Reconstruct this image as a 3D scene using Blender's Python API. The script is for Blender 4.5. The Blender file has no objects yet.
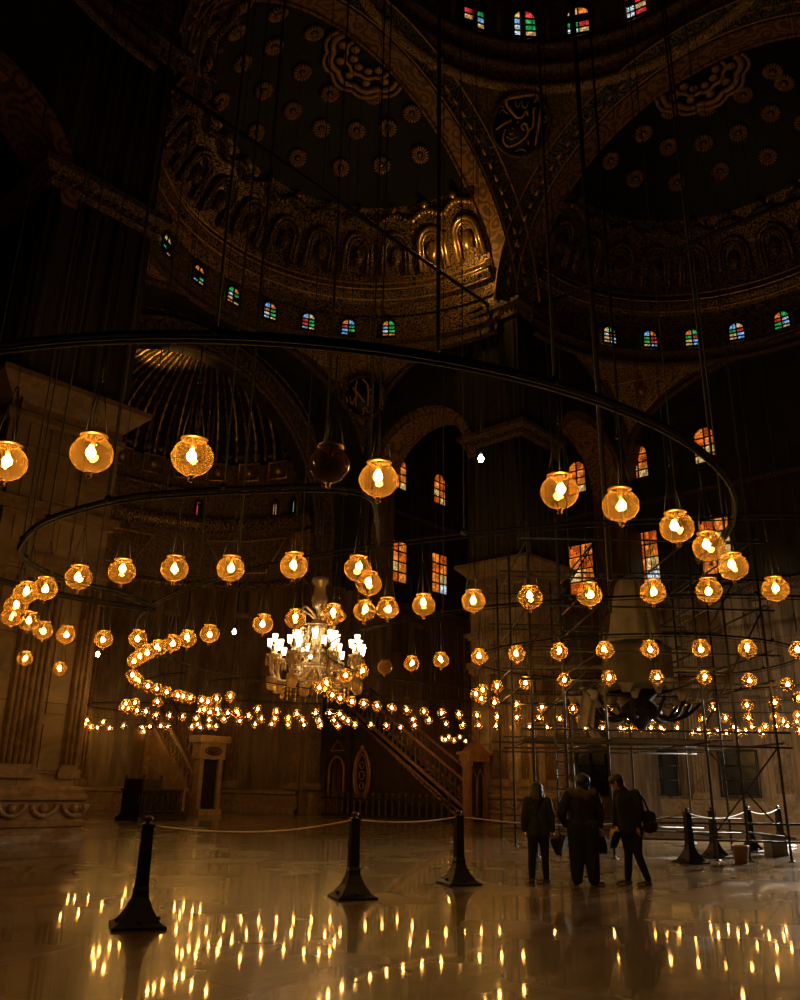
import bpy, bmesh, math, random
from mathutils import Vector, Matrix
random.seed(7)
PI = math.pi
sc = bpy.context.scene
COL = sc.collection

# ------------------------------------------------------------------ room frame
OX, OY = 6.12, 21.87                       # centre of the great dome on the floor
PSI = math.radians(47.391)                 # the room's axes against the camera's
CE, SE = math.cos(PSI), math.sin(PSI)


def W(a, b, z=0.0):
    """room coordinates (a along one wall, b along the other) -> world"""
    return Vector((OX + a * CE - b * SE, OY + a * SE + b * CE, z))


# ------------------------------------------------------------------ mesh builder
class MB:
    def __init__(self):
        self.v, self.f, self.m, self.s = [], [], [], []

    def face(self, idx, mat=0, smooth=False):
        self.f.append(tuple(idx)); self.m.append(mat); self.s.append(smooth)

    def add(self, verts, faces, mat=0, smooth=False):
        o = len(self.v)
        self.v.extend([tuple(p) for p in verts])
        for f in faces:
            self.face([i + o for i in f], mat, smooth)

    def box(self, lo, hi, mat=0, M=None):
        x0, y0, z0 = lo; x1, y1, z1 = hi
        vs = [Vector(p) for p in ((x0, y0, z0), (x1, y0, z0), (x1, y1, z0), (x0, y1, z0),
                                  (x0, y0, z1), (x1, y0, z1), (x1, y1, z1), (x0, y1, z1))]
        if M is not None:
            vs = [M @ p for p in vs]
        self.add(vs, [(0, 3, 2, 1), (4, 5, 6, 7), (0, 1, 5, 4), (1, 2, 6, 5), (2, 3, 7, 6), (3, 0, 4, 7)], mat)

    def tube(self, pts, r, n=6, closed=False, mat=0, smooth=True, cap=True):
        pts = [Vector(p) for p in pts]
        N = len(pts)
        rad = r if isinstance(r, (list, tuple)) else [r] * N
        rings = []
        up = Vector((0, 0, 1))
        prev = None
        for i in range(N):
            if closed:
                t = pts[(i + 1) % N] - pts[i - 1]
            else:
                t = pts[min(i + 1, N - 1)] - pts[max(i - 1, 0)]
            if t.length < 1e-9:
                t = Vector((0, 0, 1))
            t.normalize()
            if prev is None:
                ref = up if abs(t.z) < 0.95 else Vector((1, 0, 0))
                x = t.cross(ref).normalized()
            else:
                x = prev - t * prev.dot(t)
                if x.length < 1e-6:
                    x = t.orthogonal()
                x.normalize()
            prev = x
            y = t.cross(x)
            rings.append([pts[i] + (x * math.cos(2 * PI * k / n) + y * math.sin(2 * PI * k / n)) * rad[i] for k in range(n)])
        vs = [p for ring in rings for p in ring]
        fs = []
        for i in range(N if closed else N - 1):
            j = (i + 1) % N
            for k in range(n):
                k2 = (k + 1) % n
                fs.append((i * n + k, i * n + k2, j * n + k2, j * n + k))
        if cap and not closed:
            fs.append(tuple(range(n - 1, -1, -1)))
            fs.append(tuple((N - 1) * n + k for k in range(n)))
        self.add(vs, fs, mat, smooth)

    def lathe(self, prof, n=24, c=(0, 0, 0), mat=0, smooth=True, a0=0.0, a1=2 * PI):
        """prof: list of (r, z)"""
        full = abs(a1 - a0 - 2 * PI) < 1e-6
        cols = n if full else n + 1
        vs, fs = [], []
        for k in range(cols):
            a = a0 + (a1 - a0) * k / n
            for r, z in prof:
                vs.append((c[0] + r * math.cos(a), c[1] + r * math.sin(a), c[2] + z))
        P = len(prof)
        for k in range(n):
            k2 = (k + 1) % cols
            for i in range(P - 1):
                fs.append((k * P + i, k2 * P + i, k2 * P + i + 1, k * P + i + 1))
        self.add(vs, fs, mat, smooth)

    def grid(self, fn, nu, nv, mat=0, smooth=True):
        vs = [fn(i / nu, j / nv) for i in range(nu + 1) for j in range(nv + 1)]
        fs = [(i * (nv + 1) + j, (i + 1) * (nv + 1) + j, (i + 1) * (nv + 1) + j + 1, i * (nv + 1) + j + 1)
              for i in range(nu) for j in range(nv)]
        self.add(vs, fs, mat, smooth)

    def prism(self, poly, y0, y1, mat=0, M=None):
        """poly in (x, z); extruded along y"""
        n = len(poly)
        vs = [Vector((x, y0, z)) for x, z in poly] + [Vector((x, y1, z)) for x, z in poly]
        if M is not None:
            vs = [M @ p for p in vs]
        fs = [tuple(range(n)), tuple(range(2 * n - 1, n - 1, -1))]
        fs += [(i, (i + n), (i + 1) % n + n, (i + 1) % n) for i in range(n)]
        self.add(vs, fs, mat)

    def ball(self, c, r, n=12, mat=0, sq=(1, 1, 1)):
        m = max(4, n // 2 + 1)
        vs, fs = [], []
        for i in range(m + 1):
            t = -PI / 2 + PI * i / m
            for k in range(n):
                a = 2 * PI * k / n
                vs.append((c[0] + r * sq[0] * math.cos(t) * math.cos(a), c[1] + r * sq[1] * math.cos(t) * math.sin(a),
                           c[2] + r * sq[2] * math.sin(t)))
        for i in range(m):
            for k in range(n):
                fs.append((i * n + k, i * n + (k + 1) % n, (i + 1) * n + (k + 1) % n, (i + 1) * n + k))
        self.add(vs, fs, mat, True)

    def mesh(self, name, mats):
        me = bpy.data.meshes.new(name)
        me.from_pydata(self.v, [], self.f)
        for m in (mats if isinstance(mats, (list, tuple)) else [mats]):
            me.materials.append(m)
        me.polygons.foreach_set('material_index', self.m)
        me.polygons.foreach_set('use_smooth', self.s)
        bm = bmesh.new(); bm.from_mesh(me)
        bmesh.ops.recalc_face_normals(bm, faces=bm.faces)
        bm.to_mesh(me); bm.free()
        me.update()
        return me

    def obj(self, name, mats, parent=None, loc=(0, 0, 0), rz=0.0):
        o = bpy.data.objects.new(name, self.mesh(name, mats))
        COL.objects.link(o)
        o.location = loc; o.rotation_euler = (0, 0, rz)
        if parent is not None:
            o.parent = parent
        return o


def tag(o, label, cat, group=None, kind=None):
    o['label'] = label; o['category'] = cat
    if group: o['group'] = group
    if kind: o['kind'] = kind
    return o


def empty(name, loc, rz=0.0, label=None, cat=None, group=None, kind=None):
    o = bpy.data.objects.new(name, None)
    COL.objects.link(o)
    o.location = loc; o.rotation_euler = (0, 0, rz)
    o.empty_display_size = 0.2
    if label: tag(o, label, cat, group, kind)
    return o


def copy_tree(o, parent=None):
    c = o.copy(); COL.objects.link(c)
    if parent is not None: c.parent = parent
    for ch in list(o.children):
        copy_tree(ch, c)
    return c


# ------------------------------------------------------------------ materials
def new_mat(name):
    m = bpy.data.materials.new(name); m.use_nodes = True
    nt = m.node_tree; nt.nodes.clear()
    out = nt.nodes.new('ShaderNodeOutputMaterial')
    return m, nt, out


def N(nt, kind, **kw):
    n = nt.nodes.new(kind)
    for k, v in kw.items():
        if k in n.inputs: n.inputs[k].default_value = v
        else: setattr(n, k, v)
    return n


def plain(name, col, rough=0.5, metal=0.0, noise=0.0, scale=8.0, bump=0.0, spec=0.5):
    m, nt, out = new_mat(name)
    b = N(nt, 'ShaderNodeBsdfPrincipled', Roughness=rough, Metallic=metal)
    b.inputs['Specular IOR Level'].default_value = spec
    b.inputs['Base Color'].default_value = (*col, 1)
    if noise or bump:
        tc = N(nt, 'ShaderNodeTexCoord'); nz = N(nt, 'ShaderNodeTexNoise', Scale=scale, Detail=5.0)
        nt.links.new(tc.outputs['Object'], nz.inputs['Vector'])
        if noise:
            cr = N(nt, 'ShaderNodeValToRGB')
            cr.color_ramp.elements[0].position = 0.3; cr.color_ramp.elements[1].position = 0.7
            cr.color_ramp.elements[0].color = (*[c * (1 - noise) for c in col], 1)
            cr.color_ramp.elements[1].color = (*[min(1, c * (1 + noise)) for c in col], 1)
            nt.links.new(nz.outputs['Fac'], cr.inputs['Fac']); nt.links.new(cr.outputs['Color'], b.inputs['Base Color'])
        if bump:
            bp = N(nt, 'ShaderNodeBump', Strength=bump, Distance=0.02)
            nt.links.new(nz.outputs['Fac'], bp.inputs['Height']); nt.links.new(bp.outputs['Normal'], b.inputs['Normal'])
    nt.links.new(b.outputs[0], out.inputs[0])
    return m


def emit(name, col, strength):
    m, nt, out = new_mat(name)
    e = N(nt, 'ShaderNodeEmission', Strength=strength); e.inputs['Color'].default_value = (*col, 1)
    nt.links.new(e.outputs[0], out.inputs[0])
    return m


def stained(name, col, strength):
    """lit leaded glass: small panes of uneven brightness with dark leading"""
    m, nt, out = new_mat(name)
    tc = N(nt, 'ShaderNodeTexCoord')
    vo = N(nt, 'ShaderNodeTexVoronoi', Scale=5.0)
    vo.feature = 'F1'
    ve = N(nt, 'ShaderNodeTexVoronoi', Scale=5.0)
    ve.feature = 'DISTANCE_TO_EDGE'
    nt.links.new(tc.outputs['Object'], vo.inputs['Vector']); nt.links.new(tc.outputs['Object'], ve.inputs['Vector'])
    sep = N(nt, 'ShaderNodeSeparateColor'); nt.links.new(vo.outputs['Color'], sep.inputs['Color'])
    mr = N(nt, 'ShaderNodeMapRange'); nt.links.new(sep.outputs['Red'], mr.inputs['Value'])
    mr.inputs['To Min'].default_value = 0.45; mr.inputs['To Max'].default_value = 1.5
    gt = N(nt, 'ShaderNodeMath', operation='GREATER_THAN'); gt.inputs[1].default_value = 0.035
    nt.links.new(ve.outputs['Distance'], gt.inputs[0])
    mu = N(nt, 'ShaderNodeMath', operation='MULTIPLY')
    nt.links.new(mr.outputs[0], mu.inputs[0]); nt.links.new(gt.outputs[0], mu.inputs[1])
    m2 = N(nt, 'ShaderNodeMath', operation='MULTIPLY'); m2.inputs[1].default_value = strength
    nt.links.new(mu.outputs[0], m2.inputs[0])
    e = N(nt, 'ShaderNodeEmission'); e.inputs['Color'].default_value = (*col, 1)
    nt.links.new(m2.outputs[0], e.inputs['Strength'])
    nt.links.new(e.outputs[0], out.inputs[0])
    return m


def marble(name, c0, c1, c2, rough=0.35, vein=(1.0, 1.0, 0.25), panel=None, bump=0.15, sscale=1.2):
    """veined stone; panel = (width, height) cuts it into slabs with fine joints"""
    m, nt, out = new_mat(name)
    b = N(nt, 'ShaderNodeBsdfPrincipled', Roughness=rough)
    tc = N(nt, 'ShaderNodeTexCoord'); mp = N(nt, 'ShaderNodeMapping')
    mp.inputs['Scale'].default_value = vein
    nt.links.new(tc.outputs['Object'], mp.inputs['Vector'])
    n1 = N(nt, 'ShaderNodeTexNoise', Scale=sscale, Detail=8.0, Roughness=0.62, Distortion=1.2)
    nt.links.new(mp.outputs[0], n1.inputs['Vector'])
    cr = N(nt, 'ShaderNodeValToRGB')
    e = cr.color_ramp.elements
    e[0].position = 0.32; e[0].color = (*c0, 1)
    e[1].position = 0.68; e[1].color = (*c2, 1)
    k = e.new(0.5); k.color = (*c1, 1)
    nt.links.new(n1.outputs['Fac'], cr.inputs['Fac'])
    col = cr.outputs['Color']
    if panel:
        br = N(nt, 'ShaderNodeTexBrick', Scale=1.0)
        br.offset = 0.0
        br.inputs['Mortar Size'].default_value = 0.012
        br.inputs['Brick Width'].default_value = panel[0]; br.inputs['Row Height'].default_value = panel[1]
        br.inputs['Color1'].default_value = (0.75, 0.75, 0.75, 1); br.inputs['Color2'].default_value = (1.1, 1.1, 1.1, 1)
        br.inputs['Mortar'].default_value = (0.25, 0.25, 0.25, 1)
        sx = N(nt, 'ShaderNodeSeparateXYZ'); nt.links.new(tc.outputs['Object'], sx.inputs[0])
        ad = N(nt, 'ShaderNodeMath', operation='ADD')
        nt.links.new(sx.outputs['X'], ad.inputs[0]); nt.links.new(sx.outputs['Y'], ad.inputs[1])
        cx = N(nt, 'ShaderNodeCombineXYZ')
        nt.links.new(ad.outputs[0], cx.inputs['X']); nt.links.new(sx.outputs['Z'], cx.inputs['Y'])
        nt.links.new(cx.outputs[0], br.inputs['Vector'])
        mx = N(nt, 'ShaderNodeMix', data_type='RGBA', blend_type='MULTIPLY')
        mx.inputs[0].default_value = 1.0
        nt.links.new(col, mx.inputs[6]); nt.links.new(br.outputs['Color'], mx.inputs[7])
        col = mx.outputs[2]
    nt.links.new(col, b.inputs['Base Color'])
    if bump:
        bp = N(nt, 'ShaderNodeBump', Strength=bump, Distance=0.03)
        nt.links.new(n1.outputs['Fac'], bp.inputs['Height']); nt.links.new(bp.outputs['Normal'], b.inputs['Normal'])
    nt.links.new(b.outputs[0], out.inputs[0])
    return m


def ornament(name, ground, gold, scale=1.5, amount=0.5, metal=0.7, rough=0.4, bump=0.6):
    """dark painted ground covered by gilded relief scrollwork"""
    m, nt, out = new_mat(name)
    tc = N(nt, 'ShaderNodeTexCoord')
    nz = N(nt, 'ShaderNodeTexNoise', Scale=scale * 1.3, Detail=2.0)
    nt.links.new(tc.outputs['Object'], nz.inputs['Vector'])
    mxv = N(nt, 'ShaderNodeMix', data_type='VECTOR'); mxv.inputs[0].default_value = 0.35
    nt.links.new(tc.outputs['Object'], mxv.inputs[4]); nt.links.new(nz.outputs['Color'], mxv.inputs[5])
    vo = N(nt, 'ShaderNodeTexVoronoi', Scale=scale * 2.2); vo.feature = 'F1'
    nt.links.new(mxv.outputs[1], vo.inputs['Vector'])
    ma = N(nt, 'ShaderNodeMath', operation='MULTIPLY'); ma.inputs[1].default_value = 22.0
    nt.links.new(vo.outputs['Distance'], ma.inputs[0])
    si = N(nt, 'ShaderNodeMath', operation='SINE'); nt.links.new(ma.outputs[0], si.inputs[0])
    cr = N(nt, 'ShaderNodeValToRGB')
    cr.color_ramp.elements[0].position = max(0.0, 0.55 - amount * 0.5); cr.color_ramp.elements[1].position = min(1.0, 0.85 - amount * 0.4)
    mr = N(nt, 'ShaderNodeMapRange'); mr.inputs['From Min'].default_value = -1.0
    nt.links.new(si.outputs[0], mr.inputs['Value']); nt.links.new(mr.outputs[0], cr.inputs['Fac'])
    b = N(nt, 'ShaderNodeBsdfPrincipled', Roughness=rough)
    mx = N(nt, 'ShaderNodeMix', data_type='RGBA')
    mx.inputs[6].default_value = (*ground, 1); mx.inputs[7].default_value = (*gold, 1)
    nt.links.new(cr.outputs['Color'], mx.inputs[0]); nt.links.new(mx.outputs[2], b.inputs['Base Color'])
    mt = N(nt, 'ShaderNodeMath', operation='MULTIPLY'); mt.inputs[1].default_value = metal
    nt.links.new(cr.outputs['Color'], mt.inputs[0]); nt.links.new(mt.outputs[0], b.inputs['Metallic'])
    bp = N(nt, 'ShaderNodeBump', Strength=bump, Distance=0.06)
    nt.links.new(cr.outputs['Color'], bp.inputs['Height']); nt.links.new(bp.outputs['Normal'], b.inputs['Normal'])
    nt.links.new(b.outputs[0], out.inputs[0])
    return m


def floor_mat():
    m, nt, out = new_mat('polished_marble_floor')
    b = N(nt, 'ShaderNodeBsdfPrincipled')
    tc = N(nt, 'ShaderNodeTexCoord')
    mp = N(nt, 'ShaderNodeMapping'); mp.inputs['Scale'].default_value = (0.35, 1.6, 1.0)
    mp.inputs['Rotation'].default_value = (0, 0, -PSI)
    nt.links.new(tc.outputs['Object'], mp.inputs['Vector'])
    n1 = N(nt, 'ShaderNodeTexNoise', Scale=1.4, Detail=8.0, Roughness=0.65, Distortion=0.8)
    nt.links.new(mp.outputs[0], n1.inputs['Vector'])
    n2 = N(nt, 'ShaderNodeTexNoise', Scale=0.5, Detail=4.0)
    nt.links.new(tc.outputs['Object'], n2.inputs['Vector'])
    cr = N(nt, 'ShaderNodeValToRGB')
    e = cr.color_ramp.elements
    e[0].position = 0.3; e[0].color = (0.075, 0.049, 0.025, 1)
    e[1].position = 0.75; e[1].color = (0.26, 0.185, 0.11, 1)
    k = e.new(0.52); k.color = (0.135, 0.093, 0.051, 1)
    nt.links.new(n1.outputs['Fac'], cr.inputs['Fac'])
    br = N(nt, 'ShaderNodeTexBrick', Scale=1.0); br.offset = 0.0
    br.inputs['Brick Width'].default_value = 1.6; br.inputs['Row Height'].default_value = 1.6
    br.inputs['Mortar Size'].default_value = 0.008
    br.inputs['Color1'].default_value = (0.85, 0.85, 0.85, 1); br.inputs['Color2'].default_value = (1.1, 1.1, 1.1, 1)
    br.inputs['Mortar'].default_value = (0.4, 0.4, 0.4, 1)
    nt.links.new(tc.outputs['Object'], br.inputs['Vector'])
    mx = N(nt, 'ShaderNodeMix', data_type='RGBA', blend_type='MULTIPLY'); mx.inputs[0].default_value = 1.0
    nt.links.new(cr.outputs['Color'], mx.inputs[6]); nt.links.new(br.outputs['Color'], mx.inputs[7])
    nt.links.new(mx.outputs[2], b.inputs['Base Color'])
    b.inputs['Specular IOR Level'].default_value = 0.05
    b.inputs['Coat Weight'].default_value = 0.62; b.inputs['Coat Roughness'].default_value = 0.045; b.inputs['Coat IOR'].default_value = 1.4
    mr = N(nt, 'ShaderNodeMapRange')
    mr.inputs['From Min'].default_value = 0.3; mr.inputs['From Max'].default_value = 0.7
    mr.inputs['To Min'].default_value = 0.2; mr.inputs['To Max'].default_value = 0.32
    nt.links.new(n2.outputs['Fac'], mr.inputs['Value']); nt.links.new(mr.outputs[0], b.inputs['Roughness'])
    n3 = N(nt, 'ShaderNodeTexNoise', Scale=3.0, Detail=2.0)
    nt.links.new(tc.outputs['Object'], n3.inputs['Vector'])
    bp = N(nt, 'ShaderNodeBump', Strength=0.012, Distance=0.02)
    nt.links.new(n3.outputs['Fac'], bp.inputs['Height']); nt.links.new(bp.outputs['Normal'], b.inputs['Normal'])
    nt.links.new(b.outputs[0], out.inputs[0])
    return m


def globe_mat(name, tint, body, wmin, wmax):
    """thin blown glass: clear tinted film, milky scatter that thickens towards the rim, glossy skin"""
    m, nt, out = new_mat(name)
    tr = N(nt, 'ShaderNodeBsdfTransparent'); tr.inputs['Color'].default_value = (*tint, 1)
    tl = N(nt, 'ShaderNodeBsdfTranslucent'); tl.inputs['Color'].default_value = (*body, 1)
    gl = N(nt, 'ShaderNodeBsdfGlossy', Roughness=0.05); gl.inputs['Color'].default_value = (1, 1, 1, 1)
    lw = N(nt, 'ShaderNodeLayerWeight', Blend=0.35)
    mr = N(nt, 'ShaderNodeMapRange'); mr.inputs['To Min'].default_value = wmin; mr.inputs['To Max'].default_value = wmax
    nt.links.new(lw.outputs['Facing'], mr.inputs['Value'])
    a = N(nt, 'ShaderNodeMixShader'); nt.links.new(mr.outputs[0], a.inputs[0])
    nt.links.new(tr.outputs[0], a.inputs[1]); nt.links.new(tl.outputs[0], a.inputs[2])
    pw = N(nt, 'ShaderNodeMath', operation='POWER'); pw.inputs[1].default_value = 5.0
    nt.links.new(lw.outputs['Facing'], pw.inputs[0])
    m2 = N(nt, 'ShaderNodeMapRange'); m2.inputs['To Min'].default_value = 0.04; m2.inputs['To Max'].default_value = 0.3
    nt.links.new(pw.outputs[0], m2.inputs['Value'])
    c = N(nt, 'ShaderNodeMixShader'); nt.links.new(m2.outputs[0], c.inputs[0])
    nt.links.new(a.outputs[0], c.inputs[1]); nt.links.new(gl.outputs[0], c.inputs[2])
    nt.links.new(c.outputs[0], out.inputs[0])
    return m


BULB = 165.0
M = dict(
    floor=floor_mat(),
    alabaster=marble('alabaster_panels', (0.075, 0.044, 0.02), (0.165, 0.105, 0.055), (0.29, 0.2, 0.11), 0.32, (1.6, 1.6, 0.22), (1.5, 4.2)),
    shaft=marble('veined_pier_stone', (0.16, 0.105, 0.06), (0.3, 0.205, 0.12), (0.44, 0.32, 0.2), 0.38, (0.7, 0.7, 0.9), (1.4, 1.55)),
    carved=marble('carved_stone', (0.15, 0.092, 0.044), (0.24, 0.155, 0.078), (0.34, 0.235, 0.125), 0.45, (1, 1, 1), None, 0.3, 3.0),
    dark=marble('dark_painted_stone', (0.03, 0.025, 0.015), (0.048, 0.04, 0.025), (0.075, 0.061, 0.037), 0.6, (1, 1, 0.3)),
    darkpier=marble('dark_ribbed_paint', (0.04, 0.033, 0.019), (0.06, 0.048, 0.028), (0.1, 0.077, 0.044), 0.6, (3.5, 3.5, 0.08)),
    cornice=ornament('painted_cornice', (0.035, 0.025, 0.013), (0.27, 0.155, 0.06), 2.6, 0.4, 0.2, 0.55),
    archband=ornament('painted_arch_band', (0.42, 0.22, 0.075), (0.17, 0.095, 0.035), 0.9, 0.4, 0.0, 0.55, 0.2),
    archedge=ornament('rope_edge', (0.02, 0.016, 0.01), (0.3, 0.25, 0.16), 1.8, 0.25, 0.2, 0.5),
    pendentive=ornament('painted_pendentive', (0.15, 0.095, 0.04), (0.32, 0.21, 0.09), 1.3, 0.45, 0.3, 0.55, 0.3),
    lowpendentive=ornament('gilt_scroll_pendentive', (0.16, 0.09, 0.03), (0.6, 0.38, 0.14), 1.6, 0.45, 0.2, 0.5, 0.4),
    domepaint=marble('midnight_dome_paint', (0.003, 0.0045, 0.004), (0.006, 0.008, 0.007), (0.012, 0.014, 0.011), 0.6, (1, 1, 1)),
    relief=ornament('gilded_relief', (0.018, 0.013, 0.006), (0.42, 0.26, 0.08), 2.0, 0.45, 0.6, 0.42),
    drumband=ornament('painted_drum_band', (0.25, 0.16, 0.07), (0.75, 0.52, 0.22), 2.2, 0.45, 0.2, 0.5),
    gold=plain('gilding', (0.78, 0.5, 0.17), 0.34, 0.85, 0.35, 5.0, 0.2),
    goldpaint=plain('gold_paint', (0.62, 0.36, 0.12), 0.45, 0.25, 0.2, 4.0),
    letters=plain('gilded_letters', (0.85, 0.45, 0.14), 0.5, 0.0),
    navy=plain('blue_black_enamel', (0.008, 0.012, 0.018), 0.4),
    iron=plain('black_iron', (0.01, 0.009, 0.008), 0.7, 0.0, 0.3, 30.0, 0, 0.2),
    cable=plain('dark_cable', (0.012, 0.01, 0.008), 0.6),
    brass=plain('aged_brass', (0.5, 0.28, 0.09), 0.38, 0.8, 0.2, 20.0),
    globe=globe_mat('amber_glass', (1.0, 0.78, 0.44), (0.138, 0.067, 0.011), 0.2, 0.85),
    smoke=globe_mat('dark_smoked_glass', (0.16, 0.13, 0.09), (0.5, 0.33, 0.15), 0.02, 0.3),
    clear=globe_mat('pale_unlit_glass', (0.8, 0.66, 0.45), (0.8, 0.5, 0.25), 0.1, 0.5),
    bulb=emit('lit_filament_bulb', (1.0, 0.61, 0.225), BULB),
    shade=emit('lit_frosted_shade', (1.0, 0.76, 0.45), 9.0),
    crystal=None,
    wood=marble('dark_carved_wood', (0.012, 0.008, 0.005), (0.024, 0.015, 0.008), (0.04, 0.026, 0.013), 0.6, (4, 4, 0.6), None, 0.2, 2.0),
    redwood=marble('gilded_red_wood', (0.1, 0.04, 0.015), (0.19, 0.082, 0.03), (0.32, 0.15, 0.056), 0.4, (4, 4, 0.6), None, 0.2, 2.0),
    bronze=plain('dark_bronze', (0.07, 0.042, 0.02), 0.4, 0.6, 0.4, 15.0),
    black=plain('black_lacquer', (0.008, 0.0075, 0.0075), 0.45, spec=0.25),
    steel=plain('scaffold_steel', (0.05, 0.048, 0.042), 0.5, 0.2, 0.4, 9.0),
    plank=plain('scaffold_plank', (0.16, 0.13, 0.085), 0.75, 0.0, 0.35, 3.0),
    dust=plain('dusty_white_cloth', (0.4, 0.35, 0.28), 0.85, 0.0, 0.25, 2.2, 0.5),
    dustdark=plain('grey_dust_sheet', (0.16, 0.135, 0.1), 0.9, 0.0, 0.3, 1.8, 0.5),
    rope=plain('yellow_barrier_rope', (0.55, 0.38, 0.12), 0.7, 0.0, 0.3, 40.0),
    glassdark=plain('dark_window_glass', (0.012, 0.02, 0.022), 0.08),
    frame=plain('dark_window_frame', (0.02, 0.015, 0.01), 0.5),
    coat=plain('black_coat_cloth', (0.007, 0.007, 0.008), 0.85, 0, 0.3, 18, 0.3),
    jacket=plain('mottled_dark_jacket', (0.02, 0.022, 0.019), 0.85, 0, 0.6, 26, 0.3),
    trousers=plain('dark_trousers', (0.008, 0.009, 0.012), 0.85, 0, 0.25, 20),
    skin=plain('skin', (0.36, 0.2, 0.12), 0.55),
    hair=plain('dark_hair', (0.008, 0.006, 0.005), 0.5),
    khaki=plain('khaki_hood_cloth', (0.075, 0.058, 0.032), 0.9, 0, 0.4, 20, 0.3),
    sock=plain('grey_sock', (0.07, 0.06, 0.05), 0.9),
    shoe=plain('tan_shoe_leather', (0.6, 0.43, 0.23), 0.6, 0, 0.3, 14),
    sole=plain('black_shoe_sole', (0.015, 0.013, 0.012), 0.7),
    bucket=plain('rust_brown_plastic', (0.3, 0.14, 0.075), 0.5),
    greybox=plain('grey_plastic', (0.16, 0.16, 0.155), 0.5),
)


def crystal_mat():
    m, nt, out = new_mat('cut_crystal')
    g = N(nt, 'ShaderNodeBsdfGlossy', Roughness=0.16); g.inputs['Color'].default_value = (1.0, 0.8, 0.5, 1)
    t = N(nt, 'ShaderNodeBsdfTransparent'); t.inputs['Color'].default_value = (0.9, 0.8, 0.6, 1)
    d = N(nt, 'ShaderNodeBsdfTranslucent'); d.inputs['Color'].default_value = (1.0, 0.72, 0.34, 1)
    a = N(nt, 'ShaderNodeMixShader'); a.inputs[0].default_value = 0.7
    nt.links.new(t.outputs[0], a.inputs[1]); nt.links.new(d.outputs[0], a.inputs[2])
    f = N(nt, 'ShaderNodeBsdfDiffuse'); f.inputs['Color'].default_value = (1.0, 0.72, 0.36, 1)
    h = N(nt, 'ShaderNodeMixShader'); h.inputs[0].default_value = 0.4
    nt.links.new(a.outputs[0], h.inputs[1]); nt.links.new(f.outputs[0], h.inputs[2])
    b = N(nt, 'ShaderNodeMixShader'); b.inputs[0].default_value = 0.4
    nt.links.new(h.outputs[0], b.inputs[1]); nt.links.new(g.outputs[0], b.inputs[2])
    nt.links.new(b.outputs[0], out.inputs[0])
    return m


M['crystal'] = crystal_mat()
for _m in ('wood', 'dark', 'darkpier'):
    [n for n in M[_m].node_tree.nodes if n.type == 'BSDF_PRINCIPLED'][0].inputs['Specular IOR Level'].default_value = 0.15
GLASS = {
    'r': stained('red_stained_glass', (1.0, 0.06, 0.05), 0.75),
    'g': stained('green_stained_glass', (0.04, 0.75, 0.16), 0.6),
    'b': stained('blue_stained_glass', (0.22, 0.55, 1.0), 0.9),
    'w': stained('pale_stained_glass', (0.75, 0.9, 1.0), 0.9),
    'y': stained('yellow_stained_glass', (1.0, 0.62, 0.22), 0.75),
    'o': stained('orange_stained_glass', (1.0, 0.26, 0.03), 0.8),
    'O': stained('deep_orange_glass', (1.0, 0.16, 0.015), 0.6),
    'k': plain('unlit_glass', (0.01, 0.012, 0.014), 0.2),
}

# ================================================================== THE HALL
ROOM = dict(loc=(OX, OY, 0), rz=PSI)


def struct(o, label, cat):
    return tag(o, label, cat, kind='structure')


def room_obj(mb, name, mats, label=None, cat=None, rot=0.0, parent=None):
    if parent is not None:
        return mb.obj(name, mats, parent)
    o = mb.obj(name, mats, None, ROOM['loc'], PSI + rot)
    struct(o, label, cat)
    return o


def sq_loft(mb, prof, mat=0, c=(0, 0)):
    """square frusta; prof = [(half, z)]"""
    vs, fs = [], []
    for h, z in prof:
        vs += [(c[0] - h, c[1] - h, z), (c[0] + h, c[1] - h, z), (c[0] + h, c[1] + h, z), (c[0] - h, c[1] + h, z)]
    for i in range(len(prof) - 1):
        for k in range(4):
            fs.append((i * 4 + k, i * 4 + (k + 1) % 4, i * 4 + 4 + (k + 1) % 4, i * 4 + 4 + k))
    fs.append((3, 2, 1, 0)); n = 4 * (len(prof) - 1); fs.append((n, n + 1, n + 2, n + 3))
    mb.add(vs, fs, mat)


# floor
mb = MB()
mb.add([(-34, -32, 0), (36, -32, 0), (36, 36, 0), (-34, 36, 0)], [(0, 1, 2, 3)])
room_obj(mb, 'floor', M['floor'], 'polished brown marble floor mirroring the lamps', 'floor')


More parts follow.
